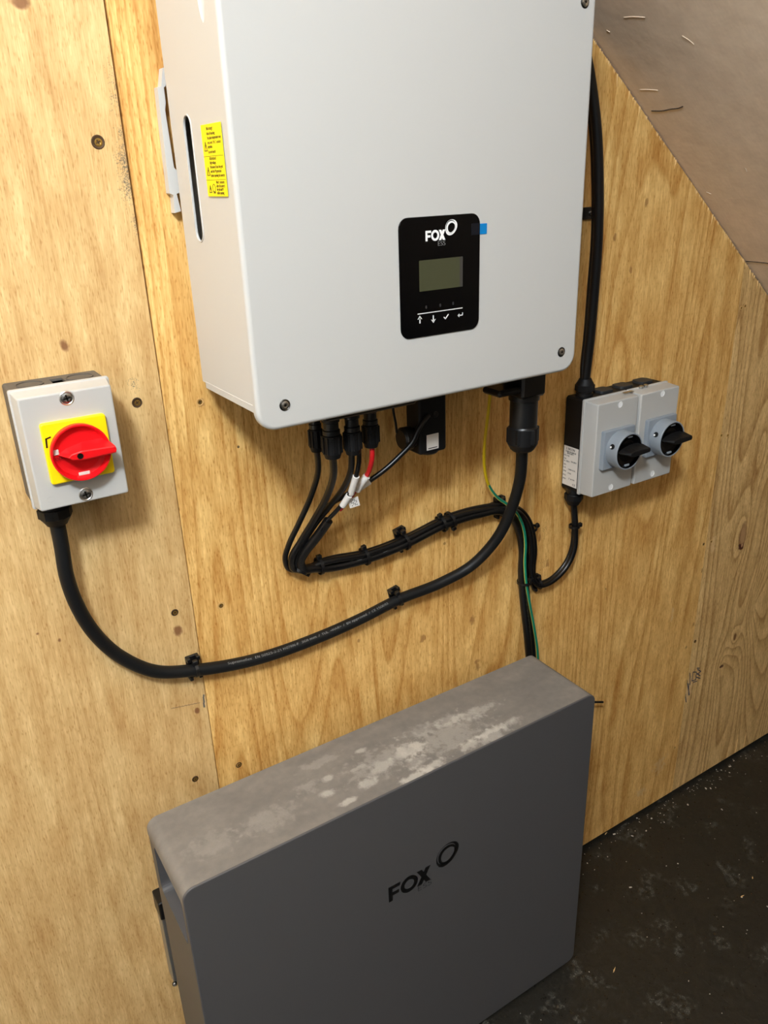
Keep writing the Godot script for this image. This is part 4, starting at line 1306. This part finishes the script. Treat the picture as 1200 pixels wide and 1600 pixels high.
	part(t, "white_sleeve", tube(smooth_path([at(556.5, 744, 0.106), at(553, 756, 0.100), at(548.5, 771, 0.091)]), 0.0042, 12), M.sleeve_white, "white marker sleeve")
	part(t, "white_sleeve", tube(smooth_path([at(545.5, 774, 0.090), at(540, 783, 0.084), at(535.5, 790, 0.079)]), 0.0043, 12), M.sleeve_white, "white marker sleeve")
	# folded marker flag
	var fb := Basis(Vector3(0.92, 0.20, 0.33).normalized(), Vector3(-0.30, 0.90, 0.10).normalized(), Vector3(-0.3, -0.2, 0.92).normalized()).orthonormalized()
	var fo := at(553, 785, 0.086)
	var fm := MB.new()
	bevel_box(fm, Vector3(-0.0066, -0.0068, -0.0005), Vector3(0.0066, 0.0068, 0.0005), 0.0002, fb, fo)
	var flag := part(t, "marker_flag", fm.mesh(), M.sleeve_white, "white printed marker flag")
	fm = MB.new()
	for i in 5:
		for k in 4:
			if (i * 7 + k * 5) % 3 != 0:
				stroke_into(fm, Vector2(-0.0034 + k * 0.002, 0.0042 - i * 0.0020), Vector2(-0.0022 + k * 0.002, 0.0042 - i * 0.0020), 0.0010, 0.0004, 0.0007, fb, fo)
	part(flag, "print_marks", fm.mesh(), M.print_black)
	# loom: the thick sleeve that takes the battery leads down to the battery
	a = [at(513, 813, 0.058), at(503, 828, 0.050), at(490, 845, 0.041), at(476, 863, 0.031), at(469, 878, 0.024), at(475, 889, 0.020), at(490, 888, 0.019)]
	a.append_array(run.call(6, 6, 5, 0.016, 0.016))
	a.append_array([at(800, 808, 0.0165), at(811, 830, 0.016), at(816, 858, 0.016), at(815, 895, 0.0165), at(818, 940, 0.017), at(823, 985, 0.018), at(827, 1030, 0.019), at(829, 1090, 0.019)])
	t = cable("cable_loom", "thick glossy black loom dropping behind the battery", a, 0.0062, M.loom, "", "cable", 14)
	cable_print(t, "_  _   _  _    _  _   _   _  _    _  _", a, 0.0062, Vector2(814, 900), -0.35, 0.0030, M.print_grey, false, 0.11)
	cable_print(t, "- _    -  _", a, 0.0062, Vector2(545, 882), -0.9, 0.0030, M.print_grey, false, 0.06)
	# data cable from the dongle into the bundle
	a = [Vector3(0.3010, 1.062, 0.093), at(655, 668, 0.098), at(645, 690, 0.098), at(625, 712, 0.094), at(601, 734, 0.090), at(576, 752, 0.086), at(553, 767, 0.078), at(533, 778, 0.068), at(513, 790, 0.055), at(496, 806, 0.043), at(482, 828, 0.032), at(470, 855, 0.024), at(464, 878, 0.012), at(474, 885, 0.0075)]
	a.append_array(run.call(-4, 5, -8, 0.0055, 0.0055))
	a.append_array([at(800, 795, 0.0055)])
	t = cable("data_cable", "black data cable slanting from the dongle with a white sleeve", a, 0.0033, M.pv_sheath)
	part(t, "white_sleeve", tube(smooth_path([at(577.5, 751.5, 0.0862), at(569, 757, 0.084), at(561, 762.5, 0.081)]), 0.0044, 12), M.sleeve_white, "white marker sleeve")
	cable("antenna_lead", "very thin black lead rising behind the dongle", [at(620, 676, 0.077), at(618, 660, 0.078), at(615, 645, 0.08), at(613, 625, 0.082)], 0.0016, M.pv_sheath, "", "cable", 8)
	# earth wire, yellow with a green stripe that twists along it
	var ep := [at(767, 596, 0.085), at(765, 625, 0.075), at(761, 660, 0.062), at(757, 695, 0.048), at(757, 730, 0.036), at(763, 757, 0.028), at(778, 778, 0.0245), at(795, 790, 0.025), at(808, 803, 0.0255), at(817, 822, 0.0255), at(821, 848, 0.025), at(820, 878, 0.0245), at(821.5, 905, 0.0245), at(827, 940, 0.022), at(834, 978, 0.018), at(839.5, 1015, 0.015), at(841, 1060, 0.013)]
	var path := smooth_path(ep)
	var et := thing("earth_wire", "yellow and green earth wire hanging from the inverter", "wire", path[-1])
	var yel := Color(0.62, 0.42, 0.006)
	var grn := Color(0.004, 0.20, 0.12)
	var np := path.size()
	part(et, "sheath", tube(path, 0.0023, 24, func(i: int, k: int) -> Color:
		var f := float(i) / np
		var deg := 360.0 * k / 24.0
		var pale := Color(0.66, 0.60, 0.10)
		if f < 0.30: return yel if deg < 200 or deg > 290 else grn
		if f < 0.44: return pale if deg > 30 and deg < 200 else grn
		return pale if deg > 62 and deg < 150 else grn), M.earth_sheath)
	# black tail of a tie poking out past the battery's right side
	cable("tie_tail", "short black tie end poking out beside the battery", [Vector3(0.66, 0.432, 0.022), at(931, 1097, 0.022), at(942, 1097, 0.024)], 0.0022, M.black_plastic, "", "cable tie", 8)

# ------------------------------------------------------------------ tie mounts and ties
func tie_mount(label: String, px: float, py: float, z: float, r: float, ang: float, long: float, head := 1.0, plate_on := true) -> void:
	var c := at(px, py, z)
	var d := Vector3(cos(ang), sin(ang), 0)      # along the cable
	var s := Vector3(-d.y, d.x, 0)               # across it
	var f := Basis(d, s, Vector3(0, 0, 1))
	var t := thing("tie_mount" if plate_on else "cable_tie", label, "cable clip" if plate_on else "cable tie", Vector3(c.x, c.y, 0.0005), "black cable ties and tie mounts")
	if plate_on:
		var m := MB.new()
		var o := Vector3(c.x, c.y, 0.0004)
		bevel_box(m, Vector3(-0.0085, -long, 0.0), Vector3(0.0085, long, 0.004), 0.0008, f, o)
		for q in [-1, 1]:
			for e in [-1, 1]:
				bevel_box(m, Vector3(e * 0.0062 - 0.0022, minf(q * long, q * (long - 0.006)), 0.003), Vector3(e * 0.0062 + 0.0022, maxf(q * long, q * (long - 0.006)), 0.0105), 0.0006, f, o)
		part(t, "mount_base", m.mesh(), M.black_plastic)
	var m2 := MB.new()
	var prev := []
	for i in 25:
		var a := TAU * i / 24
		var u := s * cos(a) + Vector3(0, 0, 1) * sin(a)
		var k := r + 0.0004
		var q := [c + u * k - d * 0.0021, c + u * k + d * 0.0021, c + u * (k + 0.0012) + d * 0.0021, c + u * (k + 0.0012) - d * 0.0021]
		if i > 0:
			for e in 4: m2.quad(prev[e], q[e], q[(e + 1) % 4], prev[(e + 1) % 4])
		prev = q
	part(t, "strap", m2.mesh(), M.black_plastic)
	var hm := MB.new()
	var ho := c + s * (r + 0.0028) * head + Vector3(0, 0, 0.002)
	bevel_box(hm, Vector3(-0.0034, -0.0034, -0.003), Vector3(0.0034, 0.0034, 0.003), 0.0007, f, ho)
	part(t, "tie_head", hm.mesh(), M.black_plastic)

func build_mounts() -> void:
	tie_mount("black tie mount holding the mains cable on the sheet joint", 306, 1046, 0.0125, 0.0085, 0.02, 0.0165)
	tie_mount("black tie mount holding the mains cable below the bundle", 622, 936, 0.0125, 0.0085, 0.22, 0.0165)
	tie_mount("black cable tie at the bend of the cable bundle", 499, 884, 0.0135, 0.0110, 0.05, 0.012, 1.0, false)
	tie_mount("black tie end under the bend of the cable bundle", 468, 890, 0.015, 0.0100, 0.9, 0.012, -1.0, false)
	tie_mount("black tie mount at the middle of the cable bundle", 632, 845, 0.0135, 0.0125, 0.22, 0.0185)
	tie_mount("slim black tie between the bend and the mount of the bundle", 570, 869, 0.0135, 0.0120, 0.15, 0.012, 1.0, false)
	tie_mount("black tie with raised head on the rising bundle", 690, 818, 0.0135, 0.0120, 0.3, 0.012, 1.0, false)
	tie_mount("black tie close to the top of the rising bundle", 704, 812, 0.0135, 0.0118, 0.3, 0.012, -1.0, false)
	tie_mount("black tie mount where earth wire and bundle cross", 785, 794, 0.0125, 0.0120, 0.05, 0.0175)
	tie_mount("black tie with tail on the solar loop", 831, 826, 0.011, 0.0074, -1.2, 0.012, 1.0, false)
	tie_mount("black tie round loom and earth wire above the battery", 819, 909, 0.0165, 0.0105, -1.55, 0.012, 1.0, false)
	tie_mount("black tie mount below the twin isolator's hanging loop", 842, 912, 0.0115, 0.0080, 0.25, 0.0135)
	tie_mount("black tie with tail below the twin isolator's gland", 897.5, 822, 0.019, 0.0078, -1.55, 0.012, 1.0, false)
	# black steel strap behind the riser
	var c := at(922, 333, 0.004)
	var t := thing("cable_strap", "small black steel strap screwed beside the inverter", "bracket", c)
	part(t, "strap_plate", plate(c.x - 0.012, c.y, 0.05, 0.0165, 0.002, 0.0008, 0.0042, 0.0006).mesh(), M.black_plastic)
	torx_screw(t, Vector3(c.x + 0.001, c.y, 0.0042), Vector3(0, 0, 1), 0.0036)

func build_debris() -> void:
	# grit and crumbs swept against the plywood and over the floor
	var m := MB.new()
	for i in 300:
		var p: Vector3
		if i < 150: p = Vector3(rng.randf_range(0.55, 1.5), 0.0, absf(rng.randfn(0.0, 0.02)) + 0.004)
		else: p = Vector3(rng.randf_range(0.1, 1.5), 0.0, rng.randf_range(0.01, 0.6))
		if p.x < 0.57 and p.z < 0.19: continue
		var k := rng.randf_range(0.0003, 0.0008) if i % 9 else rng.randf_range(0.0008, 0.0017)
		var f := Basis(Vector3.UP, rng.randf() * TAU) * Basis.from_scale(Vector3(rng.randf_range(1, 2.2), 0.8, 1))
		bevel_box(m, Vector3(-k, 0, -k), Vector3(k, k * 1.2, k), k * 0.3, f, p)
	var o := part(self, "floor_grit", m.mesh(), M.debris_pale)
	o.set_meta("label", "pale grit and crumbs scattered on the black floor")
	o.set_meta("category", "debris")
	o.set_meta("kind", "stuff")
	# a few longer wood splinters
	for s in [[947, 1302, 0.010, 0.2, "pale wood splinter on the floor against the plywood foot"], [1160, 1400, 0.009, -0.2, "pale wood splinter on the open black floor"], [960, 1515, 0.014, 0.4, "longest pale splinter on the floor beside the battery"], [1176, 1371, 0.007, 0.6, "shortest pale splinter on the open black floor"]]:
		var p := at(s[0], s[1], 0.001, 1)
		var t := thing("wood_splinter", s[4], "splinter", p, "splinters on the floor")
		var sm := MB.new()
		var f := Basis(Vector3.UP, s[3])
		var l: float = s[2] / 2
		prism_into(sm, PackedVector2Array([Vector2(-l, 0), Vector2(-l * 0.4, -0.0009), Vector2(l, 0.0002), Vector2(-l * 0.2, 0.0011)]), 0.0, 0.0014, f * Basis(Vector3(1, 0, 0), Vector3(0, 0, -1), Vector3(0, 1, 0)), p - Vector3(0, 0.001, 0))
		part(t, "sliver", sm.mesh(), M.wood_splinter)
	# tall slivers of veneer standing off the wall's foot
	for s in [[1136, 1180], [1150, 1168], [1163, 1158]]:
		var p := at(s[0], s[1], 0.0)
		var t := thing("veneer_sliver", "upright veneer sliver at the foot of the plywood", "splinter", Vector3(p.x, 0.012, 0.0005), "veneer slivers at the foot of the wall")
		var sm := MB.new()
		prism_into(sm, PackedVector2Array([Vector2(p.x - 0.0007, 0.014), Vector2(p.x + 0.0007, 0.014), Vector2(p.x + 0.001, p.y + 0.02), Vector2(p.x, p.y + 0.026)]), 0.0004, 0.0014)
		part(t, "sliver", sm.mesh(), M.wood_splinter)
